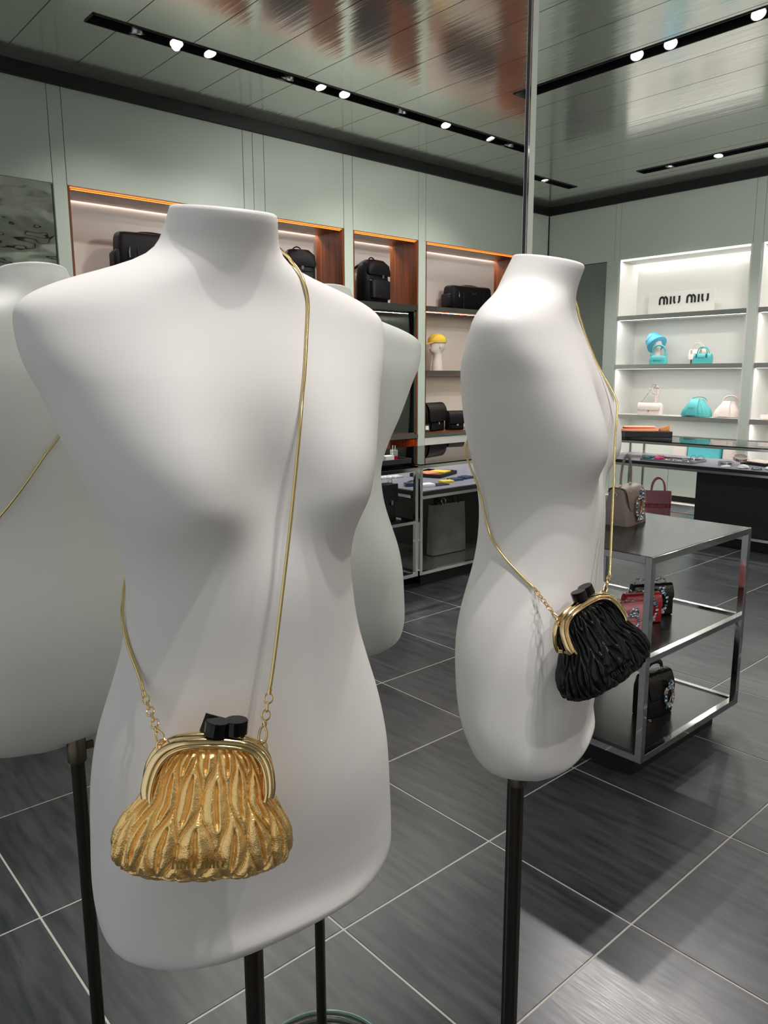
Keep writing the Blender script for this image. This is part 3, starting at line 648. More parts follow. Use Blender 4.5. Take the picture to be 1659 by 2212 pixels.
# ------------------------------------------------------------ display racks and tables
def rack(name, x0, x1, y0, y1, label, shelves, topm, cat='display table', glass_top=False, fr=.026):
    cx, cy = (x0 + x1) / 2, (y0 + y1) / 2; t = empty(name, (cx, cy, 0), 0, label, cat)
    a, b, c, d = x0 - cx, x1 - cx, y0 - cy, y1 - cy; Z0, Z1 = .098, .862
    for sx, sy in ((0, 0), (0, 1), (1, 0), (1, 1)):
        xa = a if sx == 0 else b - fr; ya = c if sy == 0 else d - fr
        MB().box(xa, xa + fr, ya, ya + fr, Z0, Z1, .0015).build('post', CHROME, t, ang=20)
    for z in [Z0, Z1 - fr] + [q - .012 for q in shelves]:
        hh = fr if z in (Z0, Z1 - fr) else .022
        mb = MB(); mb.box(a + fr, b - fr, c, c + fr, z, z + hh, .0012).box(a + fr, b - fr, d - fr, d, z, z + hh, .0012).box(a, a + fr, c + fr, d - fr, z, z + hh, .0012).box(b - fr, b, c + fr, d - fr, z, z + hh, .0012)
        mb.build('rail', CHROME, t, ang=20)
    if glass_top: MB().box(a + .003, b - .003, c + .003, d - .003, Z1, Z1 + .008, .001).build('glass_top', GLASS, t, ang=20)
    else: MB().box(a + .006, b - .006, c + .006, d - .006, Z1 - .012, Z1 + .001, .0008).build('top', topm, t, ang=20)
    MB().box(a + fr, b - fr, c + fr, d - fr, Z0 + .008, Z0 + .020).build('shelf', BLKT, t, smooth=False)
    for q in shelves: MB().box(a + fr, b - fr, c + fr, d - fr, q - .008, q + .002).build('shelf', BLKT, t, smooth=False)
    MB().box(a + .07, b - .07, c + .07, d - .07, .0005, Z0 + .002).build('plinth', BLACK, t, smooth=False)
    return t
rack('display_rack', 2.385, 3.170, 1.300, 1.975, 'low chrome-framed black display rack holding jewelled bags at right', [.485], BLKT)
rack('display_rack', 2.75, 3.62, -2.70, -1.914, 'chrome display rack with the black briefcase, seen in the mirror', [.485], BLKT, glass_top=True)
def glass_table(x0, x1, y0, y1, label, box, longx, braces=()):
    cx, cy = (x0 + x1) / 2, (y0 + y1) / 2; t = empty('display_table', (cx, cy, 0), 0, label, 'display table'); fr = .024
    a, b, c, d = x0 - cx, x1 - cx, y0 - cy, y1 - cy; Z0, Z1, ZD = .098, .872, .668
    for sx, sy in ((0, 0), (0, 1), (1, 0), (1, 1)):
        xa = a if sx == 0 else b - fr; ya = c if sy == 0 else d - fr
        MB().box(xa, xa + fr, ya, ya + fr, Z0, Z1, .0015).build('post', CHROME, t, ang=20)
    for bx, by in braces: MB().box(bx - cx, bx - cx + fr, by - cy, by - cy + fr, Z0, Z1, .0015).build('post', CHROME, t, ang=20)
    for z, hh in ((Z0, .024), (Z1 - .022, .022), (ZD - .032, .022)):
        mb = MB(); mb.box(a + fr, b - fr, c, c + fr, z, z + hh, .0012).box(a + fr, b - fr, d - fr, d, z, z + hh, .0012).box(a, a + fr, c + fr, d - fr, z, z + hh, .0012).box(b - fr, b, c + fr, d - fr, z, z + hh, .0012)
        mb.build('rail', CHROME, t, ang=20)
    MB().box(a + .003, b - .003, c + .003, d - .003, Z1, Z1 + .008, .001).build('glass_top', GLASS, t, ang=20)
    dk = mat('mauve_grey_deck', (.24, .22, .28), .38)
    n = 2
    for k in range(n):
        if longx: q = (a + .026 + (b - a - .052) * k / n + .001, a + .026 + (b - a - .052) * (k + 1) / n - .001, c + .026, d - .026)
        else: q = (a + .026, b - .026, c + .026 + (d - c - .052) * k / n + .001, c + .026 + (d - c - .052) * (k + 1) / n - .001)
        dd = MB().box(q[0], q[1], q[2], q[3], ZD + .0185, ZD + .02).build('deck_panel', dk, t, smooth=False)
    MB().box(a + .002, b - .002, c + .002, d - .002, ZD - .010, ZD + .018).build('deck_board', BLACK, t, smooth=False)
    MB().box(a + fr, b - fr, c + fr, d - fr, Z0 + .010, Z0 + .018).build('shelf', mat('grey_shelf', (.055, .06, .06), .2), t, smooth=False)
    q = box; MB().box(q[0] - cx, q[1] - cx, q[2] - cy, q[3] - cy, Z0 + .0185, ZD - .034).build('storage_box', BLACK, t, smooth=False)
    MB().box(a + .09, b - .09, c + .09, d - .09, .0005, Z0 + .002).build('plinth', BLACK, t, smooth=False)
    return t
glass_table(6.48, 7.22, 1.90, 4.26, 'long glass-topped display table with jewellery before the white shelves', (6.53, 7.17, 1.96, 3.19), False, braces=((7.196, 4.08),))
glass_table(3.64, 5.20, -2.93, -1.914, 'glass-topped display table with wallets and trays, seen in the mirror', (4.22, 5.15, -2.88, -2.36), True)
DZ = .668 + .0205; GZ = .881

# ------------------------------------------------------------ generic goods
def rbox(w, d, h, e=7, taper=.0, r=.01, n=36, bulge=0.0, top=None):
    secs = []
    for z, k in ((0, r), (r * .3, r * .3), (r, 0), (h * .33, -bulge), (h * .66, -bulge), (h - r, 0), (h - r * .3, r * .3), (h, r)):
        f = 1 - taper * z / h; secs.append((z, w / 2 * f - k, d / 2 * f - k, 0, 0, e))
    return secs
def handle(mb, w, h, z0, y, r=.004, flat=1.0, n=14, cx=0, yl=0.0):
    pts = [(cx + w / 2 * math.cos(PI - PI * k / n), y + yl * math.sin(PI * k / n), z0 + h * math.sin(PI * k / n) ** .75) for k in range(n + 1)]
    mb.tube(pts, r, 8, flat=flat); return mb
def jewels(t, pts, r, seed=1, name='jewelled_buckle', blue=.15):
    rnd = random.Random(seed); mb = MB()
    for p in pts:
        mb.cur = 1 if rnd.random() < blue else 0
        mb.gem((p[0] + rnd.uniform(-.002, .002), p[1] - rnd.uniform(0, .004), p[2] + rnd.uniform(-.002, .002)), r * rnd.uniform(.7, 1.3), 6, r * rnd.uniform(.8, 1.4))
    return mb.build(name, [JEWEL, JEWB], t, smooth=False)
def buckle(t, cx, cz, y, rx, rz, r, seed=1, gold=True, star=True, a0=0, a1=360, n=16):
    ring = [(cx + rx * math.cos(math.radians(a)), y, cz + rz * math.sin(math.radians(a))) for a in np.linspace(a0, a1, 26)[:-1]]
    par = t
    if gold: MB().tube([(p[0] * 1 + (p[0] - cx) * -.12, p[1] + .002, p[2] - (p[2] - cz) * .12) for p in ring], r * .55, 8, closed=(a1 - a0 == 360), flat=.6).build('buckle_ring', GOLDM, t, ang=60)
    pts = [(cx + rx * math.cos(math.radians(a)), y - .002, cz + rz * math.sin(math.radians(a))) for a in np.linspace(a0, a1, n + 1)[:-1]]
    if star:
        for k in range(7): a = 2 * PI * k / 7; pts.append((cx + r * 2.0 * math.cos(a), y - .004, cz + rz + r * .8 + r * 2.0 * math.sin(a)))
        pts.append((cx, y - .008, cz + rz + r * .8))
        for k in (-1, 0, 1): pts.append((cx + k * r * 1.9, y - .004, cz - rz - r * .6))
    return jewels(t, pts, r, seed)
def flap_bag(loc, rz, w, d, h, m, label, group=None, buck=None, handle_h=0, chain=None, scale=None, feet=False, name='handbag'):
    t = empty(name, loc, rz, label, 'handbag', group, scale=scale)
    if feet:   # trapezoid satchel with an arched gusset foot
        secs = [(0, w / 2, d * .5, 0, 0, 9), (.004, w / 2 + .001, d * .5 + .001, 0, 0, 9), (h * .5, w / 2 - .004, d * .42, 0, 0, 8), (h * .93, w / 2 - .008, d * .30, 0, 0, 6), (h, w / 2 - .016, d * .20, 0, 0, 5)]
    else: secs = [(0, w / 2 - .006, d / 2 - .006, 0, 0, 7), (.005, w / 2, d / 2, 0, 0, 7), (h * .7, w / 2, d / 2, 0, 0, 7), (h * .93, w / 2, d * .38, 0, 0, 6), (h, w / 2 - .006, d * .22, 0, 0, 5)]
    MB().loft(secs, 40).build('body', m, t, ang=50)
    # flap: sheet following the top and front down to mid height
    prof = [(d * .30, h * .90), (d * .18, h + .003), (-d * .18, h + .003), (-d * .34, h * .95), (-d * (.46 if not feet else .42) - .003, h * .72), (-d * (.5 if not feet else .44) - .004, h * .42)]
    pp = smooth_path([(0, q[0], q[1]) for q in prof], .006); vs = []; fs = []; n = len(pp); ww = w / 2 - (.004 if not feet else .012)
    for i, p in enumerate(pp):
        k = 1.0 if i < n * .7 else 1.0 - .30 * ((i - n * .7) / (n * .3)) ** 2
        for u in np.linspace(-1, 1, 13): vs.append((ww * u * k, p.y, p.z)); vs.append((ww * u * k, p.y + .003, p.z - .003))
    for i in range(n - 1):
        for j in range(12):
            a_ = (i * 13 + j) * 2; b_ = a_ + 2; c_ = a_ + 26; d_ = c_ + 2
            fs += [(a_, b_, d_, c_), (a_ + 1, c_ + 1, d_ + 1, b_ + 1)]
        for j in (0, 12):
            a_ = (i * 13 + j) * 2; c_ = a_ + 26; fs.append((a_, c_, c_ + 1, a_ + 1))
    for j in range(12): a_ = ((n - 1) * 13 + j) * 2; fs.append((a_, a_ + 2, a_ + 3, a_ + 1))
    MB().add(vs, fs).build('flap', m, t, ang=50)
    if buck: buckle(t, *buck)
    if handle_h:
        hd = MB(); handle(hd, w * .52, handle_h, h + .012, 0, .010, .32, yl=0); hd.build('handle', m, t, ang=60)
        for sx in (-1, 1):
            MB().tube([(sx * w * .26 - .011, 0, h - .004), (sx * w * .26 - .011, 0, h + .014), (sx * w * .26 + .011, 0, h + .014), (sx * w * .26 + .011, 0, h - .004)], .0022, 8).build('handle_ring', GOLDM, t, ang=60)
        MB().tube([(-w / 2 - .002, .008 * math.cos(q), h * .84 + .008 * math.sin(q)) for q in np.linspace(0, 2 * PI, 13)[:-1]], .0016, 8, closed=True).build('side_ring', GOLDM, t, ang=60)
    if chain:
        mb = MB(); P = smooth_path(chain, .008)
        for i, p in enumerate(P):
            dv = (P[min(i + 1, len(P) - 1)] - P[max(i - 1, 0)]).normalized(); sd = dv.cross(Vector((0, 1, 0))).normalized() if i % 2 else dv.cross(Vector((.3, .1, 1))).normalized()
            mb.tube([p + dv * .0062 * math.cos(2 * PI * q / 8) + sd * .0035 * math.sin(2 * PI * q / 8) for q in range(8)], .0014, 5, closed=True)
        mb.build('chain_strap', GOLDM if 'gold' in label else CHROME, t, ang=60)
    return t
# goods on the near rack (front faces the aisle)
RZ = .862 + .0012; MZ = .4872; BZr = .1182
rzf = -.10
t = flap_bag((2.885, 1.715, RZ), .13, .195, .125, .155, TAUPE, 'taupe leather top-handle bag with jewelled ring buckle on top of rack', handle_h=.115, feet=True, buck=(.002, .075, -.064, .036, .048, .0095, 4, True, True))
flap_bag((2.648, 1.53, MZ), -.5, .145, .055, .105, PINKL, 'pink leather mini bag with crystal clasp, front one on middle shelf', 'jewelled mini bags on the middle shelf', buck=(.0, .045, -.032, .026, .030, .008, 9, False, True), chain=[(-.06, 0, .10), (-.05, 0, .125), (-.03, .0, .118), (.0, .0, .122), (.03, 0, .112)])
flap_bag((2.774, 1.551, MZ), -.5, .165, .060, .118, RED, 'red crocodile-embossed mini bag between the pink and black ones', 'jewelled mini bags on the middle shelf', buck=(.02, .058, -.035, .028, .038, .007, 11, False, True), chain=[(-.07, 0, .11), (-.065, 0, .14), (-.04, .0, .128), (-.01, .0, .135), (.03, 0, .125)])
flap_bag((2.894, 1.576, MZ), -.5, .185, .062, .132, CROCB, 'black crocodile-embossed mini bag, rear one on middle shelf', 'jewelled mini bags on the middle shelf', buck=(.02, .064, -.036, .030, .042, .007, 12, False, True), chain=[(-.08, 0, .125), (-.07, 0, .155), (-.02, .0, .143), (.03, .0, .146), (.05, 0, .16), (.065, 0, .135)])
flap_bag((2.779, 1.478, BZr), -.15, .165, .085, .175, CROCB, 'black croc bag with gold-ringed crystal buckle on the bottom shelf', None, buck=(.038, .080, -.047, .026, .042, .0075, 21, True, True), handle_h=.03, chain=[(-.08, -.01, .16), (-.10, -.03, .09), (-.115, -.045, .02), (-.09, -.06, .008)])

def tote(loc, rz, w, d, h, m, label, hm=None, hh=.1, group=None, bands=False, hr=.006, flare=.0, name='tote_bag', open_=True, letters=None, hw=.5):
    t = empty(name, loc, rz, label, 'bag', group)
    secs = [(0, w / 2 - .008, d / 2 - .008, 0, 0, 7), (.006, w / 2, d / 2, 0, 0, 7), (h * .5, w / 2 * (1 + flare / 2), d / 2 * .92, 0, 0, 7), (h, w / 2 * (1 + flare), d / 2 * .72, 0, 0, 6), (h + .001, w / 2 * (1 + flare) - .004, d / 2 * .72 - .004, 0, 0, 6), (h - .03, w / 2 - .008, d / 2 * .72 - .006, 0, 0, 6)]
    MB().loft(secs, 40).build('body', m, t, ang=50)
    for sy in (-1, 1):
        if hh: handle(MB(), w * hw, hh, h - .012, sy * d * .34, hr, .6).build('handle', hm or m, t, ang=60)
    if bands:
        for z in (h * .30, h * .52): MB().loft([(z, w / 2 + .0012, d / 2 * .95 + .0018, 0, 0, 7), (z + .004, w / 2 + .0012, d / 2 * .95 + .0018, 0, 0, 7)], 40).build('stripe', PINKW, t, ang=50)
        MB().loft([(h * .32, w / 2 + .0006, d / 2 * .95 + .0012, 0, 0, 7), (h * .505, w / 2 + .0006, d / 2 * .95 + .0012, 0, 0, 7)], 40).build('band', PINKD, t, ang=50)
        for sx in (-1, 1): MB().box(sx * w * .38 - .002, sx * w * .38 + .002, -d / 2 - .0035, -d / 2 - .001, .004, h * .7).build('stitch_line', PINKW, t, smooth=False)
        logo_mb(.022, .0006, .2).xf(Matrix.Translation((-.01, -d / 2 - .0028, h * .355))).build('lettering', PINKW, t, smooth=False)
    return t
tote((6.95, 3.775, .117), -.95, .25, .11, .235, PINK, 'pink canvas tote with banded lettering on the low shelf', hm=PINKL, hh=.14, bands=True)
# big knitted bags on the base counter of the white shelves
CT = .4505
tote((8.62, 4.125, CT), -PI/2, .38, .16, .26, TURQK, 'turquoise knitted tote standing low behind the glass table', hh=.0)
tote((8.64, 4.42, CT), -PI/2, .17, .14, .255, IVORY, 'ivory knitted tote low on the counter, left of the turquoise tote', hh=.0)
tote((8.64, 3.83, CT), -PI/2, .17, .14, .255, IVORY, 'ivory knitted tote low on the counter, right of the turquoise tote', hh=.0)

# --- middle shelf of the white unit
SX = 8.62
def head(loc, rz, label, tilt=0.0, sc=1.0):
    t = empty('hat_stand', loc, rz, label, 'hat stand', 'white head-shaped hat stands'); S = sc
    MB().loft([(0, .070 * S, .070 * S, 0, .0, 2), (.01, .072 * S, .072 * S, 0, 0, 2), (.10 * S, .058 * S, .060 * S, 0, 0, 2), (.19 * S, .050 * S, .054 * S, 0, .002, 2), (.215 * S, .052 * S, .066 * S, 0, -.006, 2.1), (.235 * S, .058 * S, .084 * S, 0, -.014, 2.2), (.26 * S, .066 * S, .093 * S, 0, -.006, 2.2), (.30 * S, .073 * S, .098 * S, 0, 0, 2.2), (.34 * S, .076 * S, .100 * S, 0, .002, 2.2), (.38 * S, .070 * S, .094 * S, 0, .004, 2.1), (.41 * S, .054 * S, .074 * S, 0, .004, 2), (.428 * S, .026 * S, .038 * S, 0, .004, 2), (.432 * S, .004, .006, 0, .004, 2)], 32).build('head', HEADW, t, ang=60)
    MB().loft([(.268 * S, .006, .004, 0, -.095 * S, 2), (.272 * S, .015 * S, .017 * S, 0, -.096 * S, 2), (.285 * S, .011 * S, .016 * S, 0, -.095 * S, 2), (.318 * S, .006 * S, .008 * S, 0, -.093 * S, 2), (.325 * S, .003, .003, 0, -.088 * S, 2)], 12).build('nose', HEADW, t, ang=60)
    MB().loft([(.246 * S, .010, .003, 0, -.092 * S, 2), (.250 * S, .022 * S, .007 * S, 0, -.092 * S, 2), (.254 * S, .018 * S, .005 * S, 0, -.093 * S, 2), (.258 * S, .022 * S, .006 * S, 0, -.093 * S, 2), (.262 * S, .008, .003, 0, -.092 * S, 2)], 14).build('lips', HEADW, t, ang=60)
    for sx in (-1, 1):
        MB().loft([(.27 * S, .003, .008, sx * .071 * S, .012, 2), (.285 * S, .008 * S, .014 * S, sx * .074 * S, .012, 2), (.315 * S, .008 * S, .017 * S, sx * .077 * S, .014, 2), (.328 * S, .003, .008, sx * .077 * S, .014, 2)], 12).build('ear', HEADW, t, ang=60)
    return t
H1 = head((SX + .06, 4.845, 1.5955), -PI/2 + .45, 'white head-shaped stand under the blue bucket hat', sc=.83)
hx = empty('bucket_hat', (SX + .05, 4.875, 1.875), -PI/2 + .2, 'blue woven bucket hat tipped over the head on the middle shelf', 'hat')
hx.rotation_euler = (-.35, -.80, -PI/2 + .1)
MB().lathe([(.120, -.078), (.122, -.076), (.113, -.040), (.100, .000), (.094, .030), (.082, .062), (.058, .084), (.020, .093), (.001, .094)], 40).build('crown_and_brim', HATB, hx, ang=60)
MB().lathe([(.117, -.077), (.109, -.042), (.096, -.002), (.090, .028), (.078, .058), (.055, .079), (.001, .088)], 40).build('inner_side', TURQK, hx, ang=60)
logo_mb(.014, .002, .25).xf(Matrix.Translation((-.0, -.103, .012)) @ Matrix.Rotation(-.35, 4, 'X')).build('lettering', WHITE, hx, smooth=False)
def hobo(loc, rz, m, label):
    t = empty('handbag', loc, rz, label, 'handbag')
    MB().loft([(0, .095, .030, 0, 0, 6), (.006, .105, .038, 0, 0, 5), (.05, .105, .038, 0, 0, 5), (.09, .098, .030, 0, 0, 4), (.100, .094, .020, 0, 0, 4)], 36).build('body', m, t, ang=50)
    for sx in (-1, 1): MB().loft([(.09, .022, .022, sx * .078, 0, 4), (.115, .016, .018, sx * .084, 0, 4), (.13, .011, .014, sx * .082, 0, 4)], 16).build('strap_tab', m, t, ang=50)
    handle(MB(), .160, .095, .125, 0, .011, .8).build('handle', m, t, ang=60)
    logo_mb(.014, .001, .22).xf(Matrix.Translation((0, -.040, .035))).build('lettering', mat('dark_teal', (.02, .2, .22), .5), t, smooth=False)
    return t
hobo((8.545, 4.735, 1.5955), -PI/2 + .1, TURQ, 'turquoise hobo bag with a thick arched handle before the head')
def bowling(loc, rz, m, label, dk):
    t = empty('handbag', loc, rz, label, 'handbag')
    MB().loft([(0, .098, .040, 0, 0, 6), (.006, .104, .048, 0, 0, 5), (.07, .106, .046, 0, 0, 5), (.105, .100, .034, 0, 0, 4), (.118, .088, .016, 0, 0, 4)], 36).build('body', m, t, ang=50)
    for sy in (-1, 1):
        handle(MB(), .115, .085, .100, sy * .022, .006).build('handle', m, t, ang=60)
        for sx in (-1, 1): MB().box(sx * .0575 - .010, sx * .0575 + .010, sy * .040 - .002, sy * .040 + .006 * sy, .062, .108, .001).build('handle_tab', dk, t, ang=20)
    logo_mb(.010, .001, .22).xf(Matrix.Translation((0, -.050, .060))).build('lettering', dk, t, smooth=False)
    return t
DT = mat('dark_teal', (.02, .2, .22), .5)
bowling((8.545, 4.195, 1.5955), -PI/2, TURQ, 'turquoise mini bowling bag with two round handles', DT)
st = empty('bag_stand', (8.70, 4.335, 1.5955), -PI/2, 'clear riser under the white mini bag', 'display stand')
MB().box(-.07, .07, -.03, .03, 0, .004, .0005).box(-.07, .07, -.03, .03, .046, .05, .0005).box(-.07, -.066, -.03, .03, .004, .046).box(.066, .07, -.03, .03, .004, .046).build('riser', GLASS, st, ang=20)
bowling((8.70, 4.335, 1.6457), -PI/2, IVORY, 'ivory mini bowling bag raised behind the turquoise one', mat('tan_trim', (.5, .38, .3), .5))
# --- lower shelf of the white unit
t = flap_bag((8.555, 4.812, .9985), -PI/2, .305, .075, .140, IVORY, 'ivory woven flap bag with a gold turn lock, on lower shelf')
MB().lathe([(.012, 0), (.012, .004), (.006, .007), (.001, .007)], 12).xf(Matrix.Translation((0, -.043, .050)) @ Matrix.Rotation(PI / 2, 4, 'X')).build('turn_lock', GOLDM, t)
mb = MB(); P = [(-.13, .0, .142), (-.11, .01, .17), (-.075, .02, .22), (-.045, .03, .27), (-.02, .045, .335), (.0, .06, .365), (.03, .06, .34), (.045, .05, .28), (.06, .03, .2), (.075, 0, .15)]
mb.tube(smooth_path(P, .02), .0022, 6); t2 = mb.build('beaded_strap', CHAINM, t, ang=60)
mb = MB()
for k, p in enumerate(smooth_path(P, .04)): mb.gem(tuple(p), .009 if k % 2 else .006)
mb.build('strap_beads', JEWEL, t2, smooth=False)
hd = empty('display_hand', (8.665, 4.80, .9985), -PI/2, 'white display hand rising behind the ivory flap bag', 'display hand')
MB().loft([(0, .034, .030, 0, 0, 2), (.006, .036, .032, 0, 0, 2), (.12, .028, .024, 0, 0, 2), (.20, .022, .018, .004, 0, 2), (.235, .026, .015, .006, 0, 2.4), (.275, .036, .014, .008, 0, 2.6), (.305, .037, .012, .006, 0, 2.8), (.315, .030, .009, .006, 0, 3)], 20).build('forearm_and_palm', HAND, hd, ang=60)
for k, (fx, ln, bend) in enumerate(((-.026, .050, .02), (-.008, .060, .026), (.011, .056, .03), (.029, .042, .03))):
    MB().tube([(fx, 0, .296), (fx * 1.1, -.004, .296 + ln * .4), (fx * 1.15 - .003, -bend * .6, .296 + ln * .8), (fx * 1.1 - .005, -bend * 1.5, .296 + ln * .9)], [.0085, .008, .0072, .0055], 8).build('finger', HAND, hd, ang=70)
MB().tube([(-.024, -.004, .25), (-.044, -.012, .268), (-.050, -.020, .292), (-.045, -.026, .308)], [.0105, .0095, .0085, .006], 8).build('thumb', HAND, hd, ang=70)
def gather(loc, rz, w, m, label, hm=None, up=False, m2=None):
    t = empty('handbag', loc, rz, label, 'handbag'); h = w * .60
    n = 96; secs = []; vs = []; fs = []
    prof = [(0, .44, .20), (.03, .50, .26), (.18, .50, .27), (.40, .45, .24), (.62, .36, .19), (.80, .27, .13), (.92, .23, .09), (1.0, .22, .07)]
    for i, (z, a, d) in enumerate(prof):
        for k in range(n):
            p = 2 * PI * k / n; c, s = math.cos(p), math.sin(p); g = 1 + .035 * math.sin(p * 22) * min(1, z * 2 + .3)
            vs.append((a * w * math.copysign(abs(c) ** .8, c) * g, d * w * math.copysign(abs(s) ** .8, s) * g, z * h))
    for i in range(len(prof) - 1):
        for k in range(n): fs.append((i * n + k, i * n + (k + 1) % n, (i + 1) * n + (k + 1) % n, (i + 1) * n + k))
    fs += [tuple(range(n - 1, -1, -1)), tuple(range((len(prof) - 1) * n, len(prof) * n))]
    MB().add(vs, fs).build('gathered_body', m, t, ang=60)
    MB().loft([(.10 * h, w * .19, .012, -.13 * w, -.275 * w, 5), (.45 * h, w * .18, .014, -.11 * w, -.25 * w, 5), (.98 * h, w * .14, .014, -.06 * w, -.11 * w, 5), (1.03 * h, w * .13, .02, -.05 * w, -.04 * w, 5)], 24).build('front_panel', m, t, ang=50)
    handle(MB(), w * .5, h * (.42 if up else .22), h * .93, -.01, .009 if up else .006, .9, cx=.02).build('handle', hm or m, t, ang=60)
    if not up: logo_mb(.010, .001).xf(Matrix.Translation((-.13 * w, -.30 * w, h * .5)) @ Matrix.Rotation(-.35, 4, 'X')).build('lettering', DT, t, smooth=False)
    return t
gather((8.56, 4.235, .9985), -PI/2 + .25, .33, TURQ, 'turquoise gathered-leather bag on the lower shelf')
gather((8.62, 3.90, .9985), -PI/2 + .30, .30, IVORY, 'ivory gathered-leather bag with pink handle on the lower shelf', hm=BLUSH, up=True)
# --- lettering panel on the top shelf
sg = empty('shop_sign', (8.74, 4.60, 2.1705), -PI/2, 'cream sign panel with black shop lettering on the top shelf', 'sign')
MB().box(-.42, .40, .0, .012, 0, .262, .001).build('sign_panel', CREAM, sg, ang=20)
logo_mb(.098, .006, .22).xf(Matrix.Translation((.025, -.0005, .125))).build('lettering', INK, sg, smooth=False)
# small ivory pouch on the right-hand unit
tote((8.56, 3.44, .9985), -PI/2, .16, .07, .05, IVORY, 'small ivory pouch at the right edge of the lower shelves', hh=0)

# --- goods on and in the long glass table
def tray(loc, rz, w, d, h, m, label, inner=None):
    t = empty('display_tray', loc, rz, label, 'tray')
    MB().box(-w / 2, w / 2, -d / 2, d / 2, 0, .006).build('tray_base', m, t, smooth=False)
    for q in ((-w / 2, w / 2, -d / 2, -d / 2 + .008), (-w / 2, w / 2, d / 2 - .008, d / 2), (-w / 2, -w / 2 + .008, -d / 2 + .008, d / 2 - .008), (w / 2 - .008, w / 2, -d / 2 + .008, d / 2 - .008)):
        MB().box(q[0], q[1], q[2], q[3], .0, h).build('tray_side', m, t, smooth=False)
    return t
tr = tray((6.93, 3.93, GZ), -.87 + 0, .44, .30, .055, BLACK, 'deep black tray under the folded scarf on the glass top')
lid = MB().box(-.212, .212, -.142, .142, .046, .054).build('tray_pad', BLACK, tr, smooth=False)
sc = empty('folded_scarf', (6.90, 3.95, GZ + .0552), -.87, 'folded orange and red striped knit scarf on a black tray', 'scarf')
rnd = random.Random(5)
for k, (z, th, m) in enumerate(((0, .009, ORNG), (.009, .003, REDK), (.012, .009, PEACH), (.021, .003, REDK), (.024, .009, ORNG), (.033, .003, REDK), (.036, .008, PEACH))):
    wv = .004 * math.sin(k * 2.1)
    MB().loft([(z, .170 - k * .004, .118 - k * .009, -.03 + wv, wv, 3.5), (z + th * .5, .176 - k * .004, .121 - k * .009, -.03 + wv, wv, 3.5), (z + th, .170 - k * .004, .118 - k * .009, -.03 + wv, wv, 3.5)], 28).build('knit_fold', m, sc, ang=60)
mb = MB()
for k in range(7):
    a = k / 6; mb.loft([(0, .012, .030, 0, 0, 3), (.012, .014, .034, 0, 0, 3), (.03 + .02 * a, .009, .026, 0, 0, 3)], 14, c=(.165 + a * .075, -.03 + .03 * a, 0))
mb.build('ruffled_end', ORNG, sc, ang=60)
mb = MB()
for k in range(4): mb.loft([(0, .006, .03, 0, 0, 3), (.03 + .02 * (k / 3), .005, .03, 0, 0, 3)], 12, c=(.178 + k * .022, .03, 0))
mb.build('red_edging', REDK, sc, ang=60)
tray((6.72, 3.52, DZ), -PI/2 + .08, .50, .30, .018, STEEL, 'flat grey tray of jewellery inside the glass table')
bpy.data.objects['display_tray'].name = 'display_tray'
trays = [o for o in bpy.data.objects if o.name.startswith('display_tray')]
for o, lb in zip(sorted(trays, key=lambda q: q.location.z), ('flat grey tray of hair clips and jewellery inside the glass table', 'deep black tray under the striped scarf on the glass top')): tag(o, lb, 'tray')
def lump(name, loc, rz, a, b, h, m, label, cat, group=None, e=2.4):
    o = MB().loft([(0, a * .8, b * .8, 0, 0, e), (h * .25, a, b, 0, 0, e), (h * .7, a * .85, b * .85, 0, 0, e), (h, a * .3, b * .3, 0, 0, 2)], 20).build(name, m, None, ang=60)
    o.location = loc; o.rotation_euler = (0, 0, rz); return tag(o, label, cat, group)
tz = DZ + .0068
def hairband(loc, m, label, r=.045):
    t = empty('padded_headband', loc, 0, label, 'headband')
    MB().tube([(r * math.cos(a), .9 * r * math.sin(a), .014) for a in np.linspace(-.2, PI + .2, 18)], [.008 + .008 * math.sin(PI * k / 17) for k in range(18)], 10).build('band', m, t, ang=70)
    mb = MB()
    for a in np.linspace(.3, PI - .3, 8): mb.gem((r * math.cos(a), .9 * r * math.sin(a) - .008, .026), .005)
    mb.build('crystals', JEWEL, t, smooth=False); return t
hairband((6.645, 3.70, tz), TEAL, 'teal padded headband on the jewellery tray')
hairband((6.76, 3.66, tz), CORAL, 'coral padded headband behind the teal one')
hairband((6.62, 3.59, tz), MAG, 'magenta padded headband on the jewellery tray')
rnd = random.Random(9)
for k in range(10):
    c = (6.62 + rnd.uniform(0, .22), 3.50 - k * .022, tz); t = empty('jewelled_hair_clip', c, rnd.uniform(0, 3), 'gold and crystal hair clip lying on the grey jewellery tray', 'hair clip', 'hair clips on the jewellery tray')
    MB().box(-.028, .028, -.005, .005, 0, .005, .001).build('clip_bar', GOLDM if k % 2 else CHROME, t, ang=20)
    mb = MB()
    for q in range(5): mb.gem((-.022 + q * .011, rnd.uniform(-.004, .004), .008), .0075)
    mb.build('stones', JEWEL, t, smooth=False)
t = empty('sunglasses', (6.80, 3.33, tz), -1.2, 'thin-rimmed dark sunglasses at the end of the jewellery tray', 'sunglasses')
mb = MB()
for sx in (-1, 1): link_ring(mb, (sx * .032, 0, .026), .025, .0014, (1, 0, 0), (0, 0, 1)); mb.tube([(sx * .057, 0, .03), (sx * .060, .06, .026), (sx * .058, .11, .003)], .0014, 6)
mb.tube([(-.008, 0, .03), (.008, 0, .03)], .0014, 6); mb.build('rims', INK, t, ang=60)
